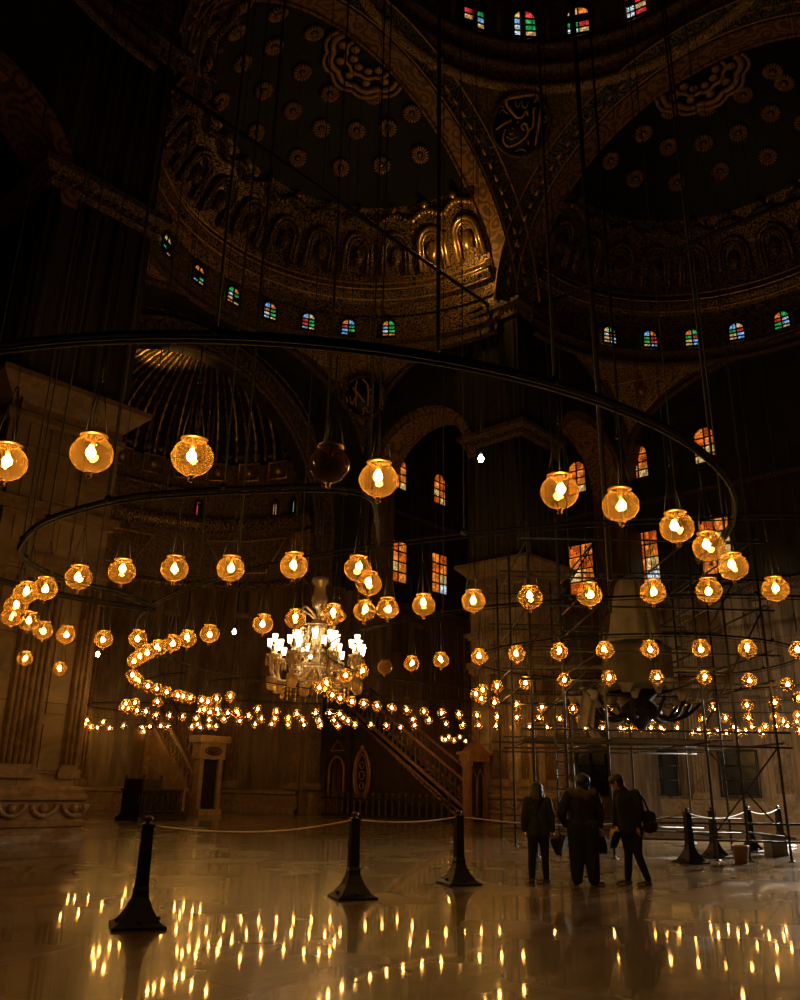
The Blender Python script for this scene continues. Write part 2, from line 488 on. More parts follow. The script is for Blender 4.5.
def arched_wall(mb, P, s0, s1, t0, t1, hi, openings, zsplit=11.0, mats=(0, 1), n=64):
    """wall along s, thickness t0..t1 (t0 faces the hall), open arches [(centre, half, spring z)]; P maps (s,t,z)"""
    xs = {s0, s1}
    for i in range(n + 1):
        xs.add(s0 + (s1 - s0) * i / n)
    for c, h, z in openings:
        for i in range(25):
            xs.add(c - h * math.cos(PI * i / 24))
    xs = sorted(x for x in xs if s0 - 1e-6 <= x <= s1 + 1e-6)
    xx = [xs[0]]
    for x in xs[1:]:
        if x - xx[-1] > 1e-4: xx.append(x)

    def lo(x, mid):
        for c, h, z in openings:
            if abs(mid - c) < h:
                return z + math.sqrt(max(0, h * h - (x - c) ** 2))
        return 0.0
    for a, b in zip(xx[:-1], xx[1:]):
        mid = (a + b) / 2
        la, lb, ha, hb = lo(a, mid), lo(b, mid), hi(a), hi(b)
        cuts = []
        if la < zsplit and lb < zsplit:
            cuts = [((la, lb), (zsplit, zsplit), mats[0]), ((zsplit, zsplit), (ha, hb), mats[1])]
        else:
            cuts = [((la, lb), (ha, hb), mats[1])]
        for (p, q), (r, s_), m in cuts:
            for t in (t0, t1):
                mb.add([P(a, t, p), P(b, t, q), P(b, t, s_), P(a, t, r)], [(0, 1, 2, 3)], m)
        if la > 0 or lb > 0:
            mb.add([P(a, t0, la), P(b, t0, lb), P(b, t1, lb), P(a, t1, la)], [(0, 1, 2, 3)], mats[2] if len(mats) > 2 else mats[1])
        mb.add([P(a, t0, ha), P(b, t0, hb), P(b, t1, hb), P(a, t1, ha)], [(0, 1, 2, 3)], mats[1])
    for c, h, z in openings:
        for x in (c - h, c + h):
            mb.add([P(x, t0, 0), P(x, t1, 0), P(x, t1, z), P(x, t0, z)], [(0, 1, 2, 3)], mats[0])
    for x in (s0, s1):
        mb.add([P(x, t0, 0), P(x, t1, 0), P(x, t1, hi(x)), P(x, t0, hi(x))], [(0, 1, 2, 3)], mats[0])


# outer walls ------------------------------------------------------------
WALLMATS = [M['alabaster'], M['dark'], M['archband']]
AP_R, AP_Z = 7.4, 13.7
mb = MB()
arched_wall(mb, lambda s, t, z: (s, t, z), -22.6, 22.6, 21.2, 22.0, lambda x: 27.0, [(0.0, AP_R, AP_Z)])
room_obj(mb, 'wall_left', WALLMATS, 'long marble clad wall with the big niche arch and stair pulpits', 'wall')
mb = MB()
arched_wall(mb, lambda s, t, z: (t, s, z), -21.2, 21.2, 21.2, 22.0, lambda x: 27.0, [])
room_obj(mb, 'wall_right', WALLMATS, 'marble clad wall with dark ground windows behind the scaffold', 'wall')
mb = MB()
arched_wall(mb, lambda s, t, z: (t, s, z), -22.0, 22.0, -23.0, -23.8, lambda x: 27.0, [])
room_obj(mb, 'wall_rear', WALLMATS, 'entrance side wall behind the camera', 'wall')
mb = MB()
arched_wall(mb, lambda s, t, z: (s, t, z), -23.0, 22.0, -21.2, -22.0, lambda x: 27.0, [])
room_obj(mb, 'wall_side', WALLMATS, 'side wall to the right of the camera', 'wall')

# wall mouldings: plinth and string course
for nm, side in (('left', 0), ('right', 1)):
    mb = MB()
    spans = [(-21.2, -7.9), (7.9, 21.2)] if side == 0 else [(-21.2, 21.2)]
    for s0, s1 in spans:
        for lo, hi_, d in ((0, 0.16, 0.3), (0.16, 0.75, 0.17), (0.75, 0.95, 0.25)):
            if side == 0: mb.box((s0, 21.2 - d, lo), (s1, 21.25, hi_))
            else: mb.box((21.2 - d, s0, lo), (21.25, s1, hi_))
    room_obj(mb, 'baseboard_' + nm, M['carved'], 'stone plinth along the foot of the %s wall' % nm, 'plinth')
    mb = MB()
    for s0, s1 in ([(-21.2, -8.8), (8.8, 21.2)] if side == 0 else [(-21.2, 21.2)]):
        for lo, hi_, d in ((10.6, 10.85, 0.15), (10.85, 11.15, 0.32), (16.4, 16.6, 0.16)):
            if side == 0: mb.box((s0, 21.2 - d, lo), (s1, 21.25, hi_))
            else: mb.box((21.2 - d, s0, lo), (21.25, s1, hi_))
    room_obj(mb, 'trim_%d' % (side + 1), M['cornice'], 'string course high along the %s wall' % nm, 'moulding')


# pillars ----------------------------------------------------------------
def fluted(mb, P, w, z0, z1, d, n=5, mat=0):
    """flat pilaster with round flutes; P maps (along, out, z)"""
    def bx(x0, x1, y0, y1, a, b):
        vs = [P(x0, y0, a), P(x1, y0, a), P(x1, y1, a), P(x0, y1, a), P(x0, y0, b), P(x1, y0, b), P(x1, y1, b), P(x0, y1, b)]
        mb.add(vs, [(0, 3, 2, 1), (4, 5, 6, 7), (0, 1, 5, 4), (1, 2, 6, 5), (2, 3, 7, 6), (3, 0, 4, 7)], mat)
    bx(-w / 2, w / 2, -0.05, d * 0.55, z0, z1)
    bx(-w / 2 - 0.06, w / 2 + 0.06, -0.05, d * 1.2, z0 - 0.22, z0)
    bx(-w / 2 - 0.06, w / 2 + 0.06, -0.05, d * 1.2, z1, z1 + 0.2)
    k = w / n
    for i in range(n):
        x = -w / 2 + (i + 0.5) * k
        pts = []
        for j in range(7):
            a = PI * j / 6
            pts.append((x + 0.38 * k * math.cos(a), d * 0.5 + 0.38 * k * math.sin(a)))
        vs = [P(px, py, z0 + 0.1) for px, py in pts] + [P(px, py, z1 - 0.1) for px, py in pts]
        fs = [(j, j + 1, j + 8, j + 7) for j in range(6)] + [(0, 7, 13, 6)]
        fs += [tuple(range(6, -1, -1)), tuple(range(7, 14))]
        mb.add(vs, fs, mat, True)


def face_map(k, half):
    c, s = (1, 0, -1, 0)[k], (0, 1, 0, -1)[k]
    return lambda x, y, z: (c * x + s * (half + y), s * x - c * (half + y), z)


def make_pillar(label):
    t = empty('pillar', (0, 0, 0), PSI, label, 'pillar', None, 'structure')
    b = MB()
    sq_loft(b, [(1.78, 0), (1.78, 0.16), (1.7, 0.2), (1.7, 0.3), (1.76, 0.34), (1.76, 0.44), (1.66, 0.5), (1.66, 0.86),
                (1.76, 0.92), (1.76, 1.0), (1.7, 1.06), (1.7, 1.14), (1.62, 1.22)])
    for k in range(4):                                   # carved swags on the base
        F = face_map(k, 1.64)
        for i in range(5):
            x = -1.5 + i * 0.75
            b.tube([F(x + 0.3 * math.cos(PI * j / 8), 0.05, 0.82 - 0.26 * math.sin(PI * j / 8)) for j in range(9)], 0.06, 6)
            b.ball(F(x, 0.02, 0.72), 0.11, 8)
    b.obj('base', M['carved'], t)
    b = MB()
    sq_loft(b, [(1.5, 1.2), (1.5, 10.2)])
    for k in range(4):
        F = face_map(k, 1.5)

        def bx(x0, x1, d, z0, z1):
            vs = [F(x0, -0.02, z0), F(x1, -0.02, z0), F(x1, d, z0), F(x0, d, z0), F(x0, -0.02, z1), F(x1, -0.02, z1), F(x1, d, z1), F(x0, d, z1)]
            b.add(vs, [(0, 3, 2, 1), (4, 5, 6, 7), (0, 1, 5, 4), (1, 2, 6, 5), (2, 3, 7, 6), (3, 0, 4, 7)], 0)
        for z0, z1 in ((1.5, 2.6), (2.85, 6.0), (6.9, 7.5), (7.95, 9.9)):  # raised slabs
            for x0 in (-0.98, 0.52): bx(x0, x0 + 0.46, 0.05, z0, z1)
        bx(-0.42, 0.42, 0.05, 6.75, 7.5); bx(-0.42, 0.42, 0.05, 7.95, 9.9)
    b.obj('shaft', M['shaft'], t)
    b = MB()
    for zlo, zhi, h in ((6.3, 6.6, 1.66), (7.6, 7.72, 1.6), (7.72, 7.9, 1.7)):
        sq_loft(b, [(h, zlo), (h, zhi)])
    b.obj('moulding', M['carved'], t)
    for k in range(4):
        F = face_map(k, 1.5)
        for sx, w_ in ((-1.27, 0.4), (0, 0.84), (1.27, 0.4)):
            b = MB()
            fluted(b, lambda x, y, z: F(x + sx, y, z), w_, 1.6, 6.1, 0.1, 3 if w_ < 0.5 else 6)
            b.obj('pilaster', M['carved'], t)
    b = MB()
    sq_loft(b, [(1.5, 9.9), (1.6, 10.0), (1.6, 10.15), (1.52, 10.2), (1.52, 10.4), (1.98, 10.85), (2.04, 10.9), (2.04, 11.05), (1.7, 11.1)])
    b.obj('capital', M['carved'], t)
    b = MB()
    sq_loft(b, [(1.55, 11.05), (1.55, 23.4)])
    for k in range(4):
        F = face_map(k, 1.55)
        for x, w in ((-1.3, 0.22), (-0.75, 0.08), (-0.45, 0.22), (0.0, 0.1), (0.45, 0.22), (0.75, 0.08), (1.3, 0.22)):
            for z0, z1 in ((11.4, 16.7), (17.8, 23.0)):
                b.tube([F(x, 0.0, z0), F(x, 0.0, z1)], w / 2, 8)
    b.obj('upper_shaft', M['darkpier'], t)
    for z in (16.85, 23.35):
        b = MB()
        sq_loft(b, [(1.56, z), (1.7, z + 0.12), (1.7, z + 0.3), (1.95, z + 0.5), (1.95, z + 0.72), (1.6, z + 0.8)])
        for k in range(4):
            F = face_map(k, 1.7)
            for i in range(13):
                b.ball(F(-1.6 + i * 3.2 / 12, 0.04, z + 0.24), 0.08, 6)
        b.obj('cornice', M['cornice'], t)
    return t


pil = make_pillar('massive square marble pier rising behind the lamps on the left edge')
pil.location = W(-11.38, 11.22)
for (a, b_), lab in (((11.2, 11.2), 'massive square marble pier behind the scaffold in the middle of the hall'),
                     ((11.2, -11.2), 'massive square marble pier beyond the right edge of the view'),
                     ((-11.2, -11.2), 'massive square marble pier close beside the camera')):
    c = copy_tree(pil); c['label'] = lab; c.location = W(a, b_)


# one vaulted bay, built in bay axes (u across, v outwards) ------------------
HD_V, HD_Z, HD_R = 10.6, 23.3, 9.4


def zs_side(v): return 18.5 + 5.4 * math.sqrt(max(0, 1 - (max(v - 11.2, 0) / 8.8) ** 2)) if v < 20 else 18.5
def zs_back(u): return 18.5 + 4.6 * math.sqrt(max(0, 1 - (u / 9.6) ** 2))


def sph(lat, lon, r=HD_R):
    la, lo = math.radians(lat), math.radians(lon)
    return Vector((r * math.cos(la) * math.cos(lo), HD_V + r * math.cos(la) * math.sin(lo), HD_Z + r * math.sin(la)))


def half_ring(r0, r1, z, y, n=48):
    return ([(r0 * math.cos(PI * i / n), y, z + r0 * math.sin(PI * i / n)) for i in range(n + 1)] +
            [(r1 * math.cos(PI * i / n), y, z + r1 * math.sin(PI * i / n)) for i in range(n + 1)],
            [(i, i + 1, n + 2 + i, n + 1 + i) for i in range(n)])


ROS = {'pulpit bay': [(48, 164), (53, 145), (45, 132), (58, 174), (62, 151), (58, 124), (50, 108), (70, 124), (62, 102), (73, 90), (63, 79), (52, 83), (77, 42),
                      (66, 55), (67, 31), (54, 60), (56, 38), (57, 15), (40, 152), (43, 178), (69, 8), (72, 165)],
       'scaffold bay': [(55, 150), (55, 126), (68, 161), (66, 136), (66, 110), (56, 103), (65, 86), (54, 79), (77, 150), (77, 102), (74, 62), (64, 62), (70, 30), (55, 55), (57, 170), (66, 38), (56, 30)]}


def make_bay(rot, which, detail=True):
    # the great arch
    t = empty('arch', ROOM['loc'], PSI + rot, 'great painted arch opening into the %s' % which, 'arch', None, 'structure')
    b = MB()
    n = 48
    b.grid(lambda i, j: (9.5 * math.cos(PI * i), 9.55 + 1.1 * j, HD_Z + 9.5 * math.sin(PI * i)), n, 1)
    b.obj('painted_band', M['archband'], t)
    b = MB()
    def edge(th_, vv, d=0.04):
        r = math.sqrt(13.577 ** 2 - vv * vv) - d
        return (r * math.cos(th_), vv - 0.03, HD_Z + r * math.sin(th_))
    b.grid(lambda i, j: edge(PI * (0.02 + 0.96 * i), 8.75 + 0.85 * j), n, 4)
    b.grid(lambda i, j: ((9.5 + 0.12 * j) * math.cos(PI * i), 9.54, HD_Z + (9.5 + 0.12 * j) * math.sin(PI * i)), n, 1)
    b.obj('border', M['archedge'], t)
    b = MB()                                              # rope of small gilt dashes along the border
    for i in range(46):
        a0 = PI * (i + 0.2) / 46; a1 = PI * (i + 0.75) / 46
        if 1 < i < 44: b.tube([edge(a0, 9.2, 0.08), edge(a1, 9.2, 0.08)], 0.07, 6)
    for vv in (8.76, 9.52):
        b.tube([edge(PI * (0.02 + 0.96 * i / 60), vv, 0.06) for i in range(61)], 0.05, 5)
    b.obj('rope_moulding', M['goldpaint'], t)
    b = MB()
    b.tube([(9.45 * math.cos(PI * i / 60), 10.6, HD_Z + 9.45 * math.sin(PI * i / 60)) for i in range(61)], 0.09, 6)
    b.obj('rim', M['archband'], t)
    # half dome
    d = empty('half_dome', ROOM['loc'], PSI + rot, 'dark half dome studded with gilt rosettes over the %s' % which, 'half dome', None, 'structure')
    b = MB()
    b.grid(lambda i, j: sph(43 + 47 * j, 180 * i), 64, 24)
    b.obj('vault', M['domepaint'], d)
    b = MB()
    b.grid(lambda i, j: sph(9 + 34 * j, 180 * i), 64, 14)
    b.grid(lambda i, j: (HD_R * math.cos(PI * i), HD_V + HD_R * math.sin(PI * i), 22.9 + 2.1 * j), 64, 1)
    b.obj('relief_band', M['relief'], d)
    b = MB()
    prof = [(9.2, 25.35), (8.95, 25.45), (8.9, 25.65), (8.7, 25.75), (8.65, 26.0), (8.85, 26.12), (8.8, 26.4), (8.95, 26.5)]
    b.lathe(prof, 64, (0, HD_V, 0), 0, True, 0.0, PI)
    b.obj('cornice', M['relief'], d)
    for z_, r_ in ((25.5, 8.9), (25.98, 8.63), (26.42, 8.8)):
        b = MB(); b.tube([(r_ * math.cos(PI * i / 64), HD_V + r_ * math.sin(PI * i / 64), z_) for i in range(65)], 0.05, 6); b.obj('gilt_line', M['gold'], d)
    b = MB()
    prof = [(9.4, 22.5), (9.25, 22.55), (9.2, 22.7), (9.3, 22.75), (9.3, 23.2), (9.15, 23.25), (9.15, 23.35), (9.4, 23.45)]
    b.lathe(prof, 64, (0, HD_V, 0), 0, True, 0.0, PI)
    b.obj('sill_band', M['cornice'], d)
    if detail:
        for k in range(13):                               # arcaded niches
            lon = 6 + 14.0 * k
            b = MB()
            for s in (1.0, 0.72):
                pts = [sph(22, lon - 5 * s, 9.2), sph(30, lon - 5 * s, 9.2)]
                pts += [sph(30 + 5 * s * math.sin(PI * i / 10), lon - 5 * s * math.cos(PI * i / 10), 9.2) for i in range(1, 10)]
                pts += [sph(30, lon + 5 * s, 9.2), sph(22, lon + 5 * s, 9.2)]
                b.tube(pts, 0.13 if s == 1 else 0.07, 6)
            for q in range(9):
                b.ball(sph(38.5 + 2 * math.sin(PI * q / 8), lon - 6 + 1.5 * q, 9.15), 0.18, 6)
            b.ball(sph(42.5, lon, 9.15), 0.22, 8)
            b.ball(sph(28, lon, 9.25), 0.34, 8, 0, (1, 1, 1.7))
            b.obj('niche', M['relief'] if k not in (0, 1) else M['gold'], d)
        base = None
        for lat, lon in ROS[which]:
            if base is None:
                b = MB()
                for q in range(18):
                    a = 2 * PI * q / 18
                    b.tube([(r_ * math.cos(a), r_ * math.sin(a), z_) for r_, z_ in ((0.2, 0.02), (0.28, 0.06), (0.38, 0.06), (0.46, 0.0))], [0.018, 0.036, 0.05, 0.03], 6)
                b.tube([(0.19 * math.cos(2 * PI * q / 20), 0.19 * math.sin(2 * PI * q / 20), 0) for q in range(20)], 0.025, 5, True)
                b.lathe([(0.001, -0.04), (0.47, -0.04), (0.47, -0.1)], 20, (0, 0, 0), 1)
                b.ball((0, 0, 0.05), 0.1, 8)
                base = b.mesh('rosette', [M['goldpaint'], M['domepaint']])
            o = bpy.data.objects.new('rosette', base); COL.objects.link(o); o.parent = d
            p = sph(lat, lon, 9.3)
            o.location = p
            o.rotation_mode = 'QUATERNION'
            o.rotation_quaternion = (Vector((0, HD_V, HD_Z)) - p).to_track_quat('Z', 'Y')
        b = MB()                                           # scalloped sun at the crown, cut by the arch
        pass
        for r, z, w in ((2.0, 0.25, 0.09), (1.7, 0.15, 0.14), (1.1, 0.05, 0.1)):
            pts = []
            for i in range(97):
                a = PI * i / 96
                rr = r * (1 + 0.09 * abs(math.sin(a * 5)))
                q = Vector((rr * math.cos(a), 0.0 + rr * math.sin(a), 0))
                zz = math.sqrt(max(0, 9.28 ** 2 - q.x ** 2 - q.y ** 2))
                pts.append((q.x, HD_V + q.y, HD_Z + zz - 0.03))
            b.tube(pts, w, 6)
        for i in range(5):
            a = PI * (i + 0.5) / 5
            for rr in (0.8, 1.42):
                q = (rr * math.cos(a), rr * math.sin(a))
                b.ball((q[0], HD_V + q[1], HD_Z + math.sqrt(9.22 ** 2 - rr * rr)), 0.22, 8, 0, (1, 1, 0.4))
        b.obj('scalloped_sun', M['goldpaint'], d)
    # pendentives that bring the ring down to the corners, and the ledge soffit
    p = empty('pendentive', ROOM['loc'], PSI + rot, 'painted lower pendentives carrying the half dome of the %s' % which, 'pendentive', None, 'structure')
    for s in (-1, 1):
        b = MB()

        def pen(i, j):
            ph = PI / 2 * i
            ring = Vector((HD_R * math.cos(ph), HD_V + HD_R * math.sin(ph), 22.9))
            w = i
            if w < 0.5:
                vv = HD_V + (20 - HD_V) * (w / 0.5); bd = Vector((9.6, vv, zs_side(vv)))
            else:
                uu = 9.6 * (1 - (w - 0.5) / 0.5); bd = Vector((uu, 20.0, zs_back(uu)))
            h = 1 - math.cos(j * PI / 2); zz = math.sin(j * PI / 2)
            return (s * (bd.x + (ring.x - bd.x) * h), bd.y + (ring.y - bd.y) * h, bd.z + (ring.z - bd.z) * zz)
        b.grid(pen, 40, 10)
        b.obj('painted_triangle', M['lowpendentive'], p)
        b = MB()                                           # framing bands along its two edges
        e1 = [Vector((s * 9.5, 11.6 + 8.35 * i / 30, zs_side(11.6 + 8.35 * i / 30) + 0.02)) for i in range(31)]
        e2 = [Vector((s * 9.55 * (1 - i / 30), 19.95, zs_back(9.55 * (1 - i / 30)) + 0.02)) for i in range(31)]
        for e in (e1, e2):
            b.tube(e, 0.2, 6); b.tube([q + Vector((-s * 0.25, -0.15, 0.35)) for q in e], 0.07, 6)
        b.obj('border', M['cornice'], p)
    b = MB()
    b.grid(lambda i, j: (9.6 - 19.2 * i, 20 + 1.2 * j, zs_back(9.6 - 19.2 * i)), 48, 1)
    b.obj('soffit', M['dark'], p)
    # side walls of the bay with their smaller arches
    for s in (-1, 1):
        if rot > 0.1 and s < 0: continue                   # the side that stands behind the camera
        w = MB()
        arched_wall(w, lambda a, t_, z: (s * t_, a, z), 12.75, 21.2, 9.6, 11.3, zs_side, [(15.9, 3.2, 16.4)], 11.0, (0, 1, 2))
        rr = [(3.22, 9.56), (3.75, 9.56)]
        vv = [(s * 9.55, 15.9 + r * math.cos(PI * i / 24), 16.4 + r * math.sin(PI * i / 24)) for r in (3.2, 3.7) for i in range(25)]
        w.add(vv, [(i, i + 1, 26 + i, 25 + i) for i in range(24)], 2)
        side = 'right' if s > 0 else 'left'
        o = w.obj('arch', WALLMATS, None, ROOM['loc'], PSI + rot)
        struct(o, 'smaller painted arch on the %s side of the %s' % (side, which), 'arch')
    return p


pen_q = make_bay(0.0, 'pulpit bay')
pen_r = make_bay(-PI / 2, 'scaffold bay')
make_bay(PI / 2, 'entrance bay', False)

# corner bay vaults
for k, (sa, sb, lab) in enumerate(((1, 1, 'shadowed vault over the far corner'), (-1, 1, 'shadowed vault over the left corner'),
                                   (1, -1, 'shadowed vault over the right corner'), (-1, -1, 'shadowed vault over the near corner'))):
    mb = MB()
    cx, cy = sa * 16.6, sb * 16.6
    mb.grid(lambda i, j: (cx - 6 + 12 * i, cy - 6 + 12 * j, 21.5 + 3.0 * math.sin(PI * i) * math.sin(PI * j)), 16, 16)
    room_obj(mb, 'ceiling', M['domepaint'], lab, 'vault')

# main pendentives, drum and dome ------------------------------------------
RS = 13.577
for k, lab in ((0, 'tall painted pendentive with the round inscription between the two great arches'),
               (1, 'painted pendentive over the left pier'), (3, 'painted pendentive toward the right pier')):
    mb = MB()

    def mp_(i, j):
        ph = PI / 2 * i
        rb = 9.6 / max(math.cos(ph), math.sin(ph))
        r = rb + (9.5 - rb) * j
        a = ph + k * PI / 2
        return (r * math.cos(a), r * math.sin(a), HD_Z + math.sqrt(max(0.0, RS * RS - r * r)))
    mb.grid(mp_, 40, 24)
    room_obj(mb, 'pendentive', M['pendentive'], lab, 'pendentive')
mb = MB()
mb.lathe([(9.5, 32.9), (9.2, 33.0), (9.15, 33.25), (9.35, 33.35), (9.3, 33.9), (9.05, 34.0), (9.0, 34.4), (9.3, 34.55), (9.35, 35.2),
          (9.0, 35.3), (8.95, 35.6), (9.45, 35.8)], 96)
for i in range(120):
    a = 2 * PI * i / 120
    for z in (33.62, 34.9):
        mb.tube([(9.28 * math.cos(a), 9.28 * math.sin(a), z - 0.2), (9.28 * math.cos(a), 9.28 * math.sin(a), z + 0.2)], 0.09, 5)
drum = empty('dome', ROOM['loc'], PSI, 'great central dome with balustraded cornice and stained windows at its foot', 'dome', None, 'structure')
mb.obj('cornice', M['drumband'], drum)
mb = MB(); mb.lathe([(9.45, 35.7), (9.45, 40.0)], 96)
for i in range(48):
    a = 2 * PI * (i + 0.25) / 48 - 0.02
    mb.tube([(9.35 * math.cos(a), 9.35 * math.sin(a), 36.0), (9.35 * math.cos(a), 9.35 * math.sin(a), 39.4)], 0.16, 6)
mb.obj('drum_wall', M['drumband'], drum)
mb = MB(); mb.lathe([(9.45 * math.cos(PI / 2 * i / 20), 40.0 + 8.5 * math.sin(PI / 2 * i / 20)) for i in range(20)], 96)
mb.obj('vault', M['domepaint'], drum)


# inscribed medallions --------------------------------------------------------
def medallion(loc, xdir, normal, R, strokes, label, group=None):
    up = normal.cross(xdir).normalized()
    Mx = Matrix((xdir, up, normal)).transposed().to_4x4()
    t = empty('medallion', loc, 0, label, 'medallion', group)
    t.rotation_euler = Mx.to_euler()
    b = MB(); b.lathe([(0, 0.06), (R * 0.93, 0.06), (R * 0.93, -0.25)], 48); b.obj('disc', M['navy'], t)
    b = MB()
    for r, w in ((0.97, 0.06), (0.9, 0.025)):
        b.tube([(R * r * math.cos(2 * PI * i / 64), R * r * math.sin(2 * PI * i / 64), 0.07) for i in range(64)], R * w, 6, True)
    b.obj('rim', M['cornice'], t)
    b = MB()
    for w, pts in strokes:
        P = [Vector((x * R, y * R, 0.1)) for x, y in pts]
        fine = []
        if len(P) > 2:
            for i in range(len(P) - 1):
                p0, p1, p2, p3 = P[max(i - 1, 0)], P[i], P[i + 1], P[min(i + 2, len(P) - 1)]
                for q in range(5):
                    s = q / 5
                    fine.append(0.5 * ((2 * p1) + (p2 - p0) * s + (2 * p0 - 5 * p1 + 4 * p2 - p3) * s * s + (3 * p1 - p0 - 3 * p2 + p3) * s ** 3))
            fine.append(P[-1])
        else:
            fine = P
        n = len(fine)
        b.tube(fine, [w * R * (0.55 + 0.45 * math.sin(PI * min(1, (i + 0.5) / n))) for i in range(n)], 6)
    b.obj('inscription', M['letters'], t)
    return t


def crop_strokes(raw, cx, cy, r):
    return [(w, [((x - cx) / r, -(y - cy) / r) for x, y in p]) for w, p in raw]


S1 = crop_strokes([
    (0.05, [(628, 135), (620, 240), (608, 400), (598, 545)]),
    (0.055, [(545, 130), (565, 62), (480, 62), (370, 82), (258, 112), (256, 165), (320, 235), (375, 280), (425, 272), (465, 218), (488, 262)]),
    (0.045, [(160, 410), (205, 372), (245, 345), (322, 305)]),
    (0.045, [(470, 400), (440, 390), (432, 355), (462, 335), (490, 360), (505, 425), (460, 485), (385, 540), (305, 565), (255, 530), (245, 470), (262, 400)]),
    (0.035, [(540, 180), (548, 260), (552, 340), (535, 385), (490, 402)]),
    (0.03, [(515, 500), (522, 540)]), (0.025, [(375, 325), (392, 332)]), (0.025, [(330, 385), (352, 395)]),
    (0.018, [(340, 120), (350, 170), (380, 180), (395, 130)]), (0.018, [(410, 110), (420, 170), (460, 185), (480, 120)]),
    (0.018, [(180, 250), (215, 215), (250, 240), (290, 250)]), (0.018, [(185, 190), (205, 180), (225, 200)]),
    (0.018, [(280, 470), (330, 495), (390, 470)]), (0.018, [(300, 420), (320, 450), (345, 430)]),
    (0.018, [(655, 270), (680, 255), (690, 300), (655, 320), (665, 360)]), (0.018, [(390, 610), (450, 590), (500, 610)]),
    (0.018, [(530, 230), (560, 180), (575, 220)])], 420, 350, 318)
nrm = (Vector(W(0, 0, HD_Z)) - Vector(W(7.35, 7.35, HD_Z + 8.53))).normalized()
xd = (W(1, -1) - W(0, 0)).normalized()
mc = Vector(W(7.35, 7.35, HD_Z + 8.53)) + nrm * 0.14 - xd * 0.2
medallion(mc, xd, nrm, 1.45, S1, 'large round blue-black medallion with gilt calligraphy on the tall upper pendentive')
S2 = crop_strokes([
    (0.05, [(318, 210), (300, 290), (312, 390), (308, 495)]), (0.05, [(262, 285), (325, 350), (375, 410), (405, 445)]),
    (0.05, [(372, 190), (425, 240), (442, 320), (445, 490)]), (0.045, [(497, 215), (492, 340), (497, 490)]),
    (0.035, [(445, 330), (470, 300), (492, 340), (470, 390)]), (0.05, [(602, 255), (596, 370), (602, 485)]),
    (0.035, [(570, 450), (590, 490), (602, 485)]), (0.035, [(245, 385), (248, 445), (275, 468), (292, 400)]),
    (0.03, [(190, 385), (215, 440), (200, 450)]), (0.03, [(365, 585), (400, 570), (390, 520), (425, 515), (450, 560), (495, 535)]),
    (0.025, [(240, 530), (270, 550)]), (0.025, [(200, 300), (230, 320)])], 402, 388, 240)
nrm = (Vector(W(-0.6, -0.6, 21.2)) - Vector(W(8.3, 19.0, 21.2))); nrm.z = 0; nrm = (W(-1, -1) - W(0, 0)); nrm.z = -0.55; nrm.normalize()
mc = Vector(W(8.35, 18.75, 21.15)) + nrm * 0.45
medallion(mc, xd, nrm, 1.15, S2, 'smaller round medallion with gilt calligraphy above the pulpit stair, beside the niche arch')
# gilt triangle frame on the lower pendentive of the scaffold bay
mb = MB()
q = [Vector((-8.9, 17.6, 22.25)), Vector((-5.6, 18.9, 22.55)), Vector((-8.6, 18.95, 20.2))]
mb.tube([q[0], q[1], q[2]], 0.06, 6, True)
mb.ball((q[0] + q[1] + q[2]) / 3 + Vector((0, 0, 0.2)), 0.3, 10)
mb.obj('gilt_triangle', M['gold'], pen_r)

# iron tie rods at the springing of the two visible great arches
for rot, lab in ((0.0, 'straight iron tie rod crossing the arch of the left half dome'), (-PI / 2, 'iron tie rod crossing the arch of the right half dome')):
    mb = MB(); mb.tube([(-9.58, 11.2, 24.35), (9.58, 11.2, 24.35)], 0.09, 8)
    o = mb.obj('tie_rod', M['cable'], None, ROOM['loc'], PSI + rot); tag(o, lab, 'tie rod')

# the pulpit niche: apse ---------------------------------------------------------
ap = empty('apse', ROOM['loc'], PSI, 'deep round niche with a ribbed half dome in the left wall', 'niche', None, 'structure')
AC = (0, 21.2, 0)
mb = MB(); mb.lathe([(7.4, 0), (7.4, 11.2)], 64, AC, 0, False, 0, PI); mb.obj('marble_wall', M['alabaster'], ap)
mb = MB(); mb.lathe([(7.4, 11.2), (7.4, 18.2)], 64, AC, 0, True, 0, PI)
mb.obj('painted_wall', M['pendentive'], ap)
mb = MB()
for prof in ([(7.4, 11.0), (7.15, 11.1), (7.1, 11.35), (7.4, 11.5)], [(7.4, 14.2), (7.2, 14.25), (7.05, 14.6), (6.95, 14.9), (7.4, 15.0)],
             [(7.4, 16.3), (7.1, 16.4), (7.05, 16.6), (7.4, 16.75)], [(7.4, 18.5), (7.15, 18.6), (7.4, 18.9)]):
    mb.lathe(prof, 64, AC, 0, True, 0, PI)
mb.obj('cornice', M['relief'], ap)


def apv(z, lon, r):
    a = math.radians(lon); return Vector((r * math.cos(a), 21.2 + r * math.sin(a), z))


def apdome(j, lon, dr=0.0):
    t = PI / 2 * j
    return apv(18.3 + 4.4 * math.sin(t), lon, (7.4 - dr) * math.cos(t))


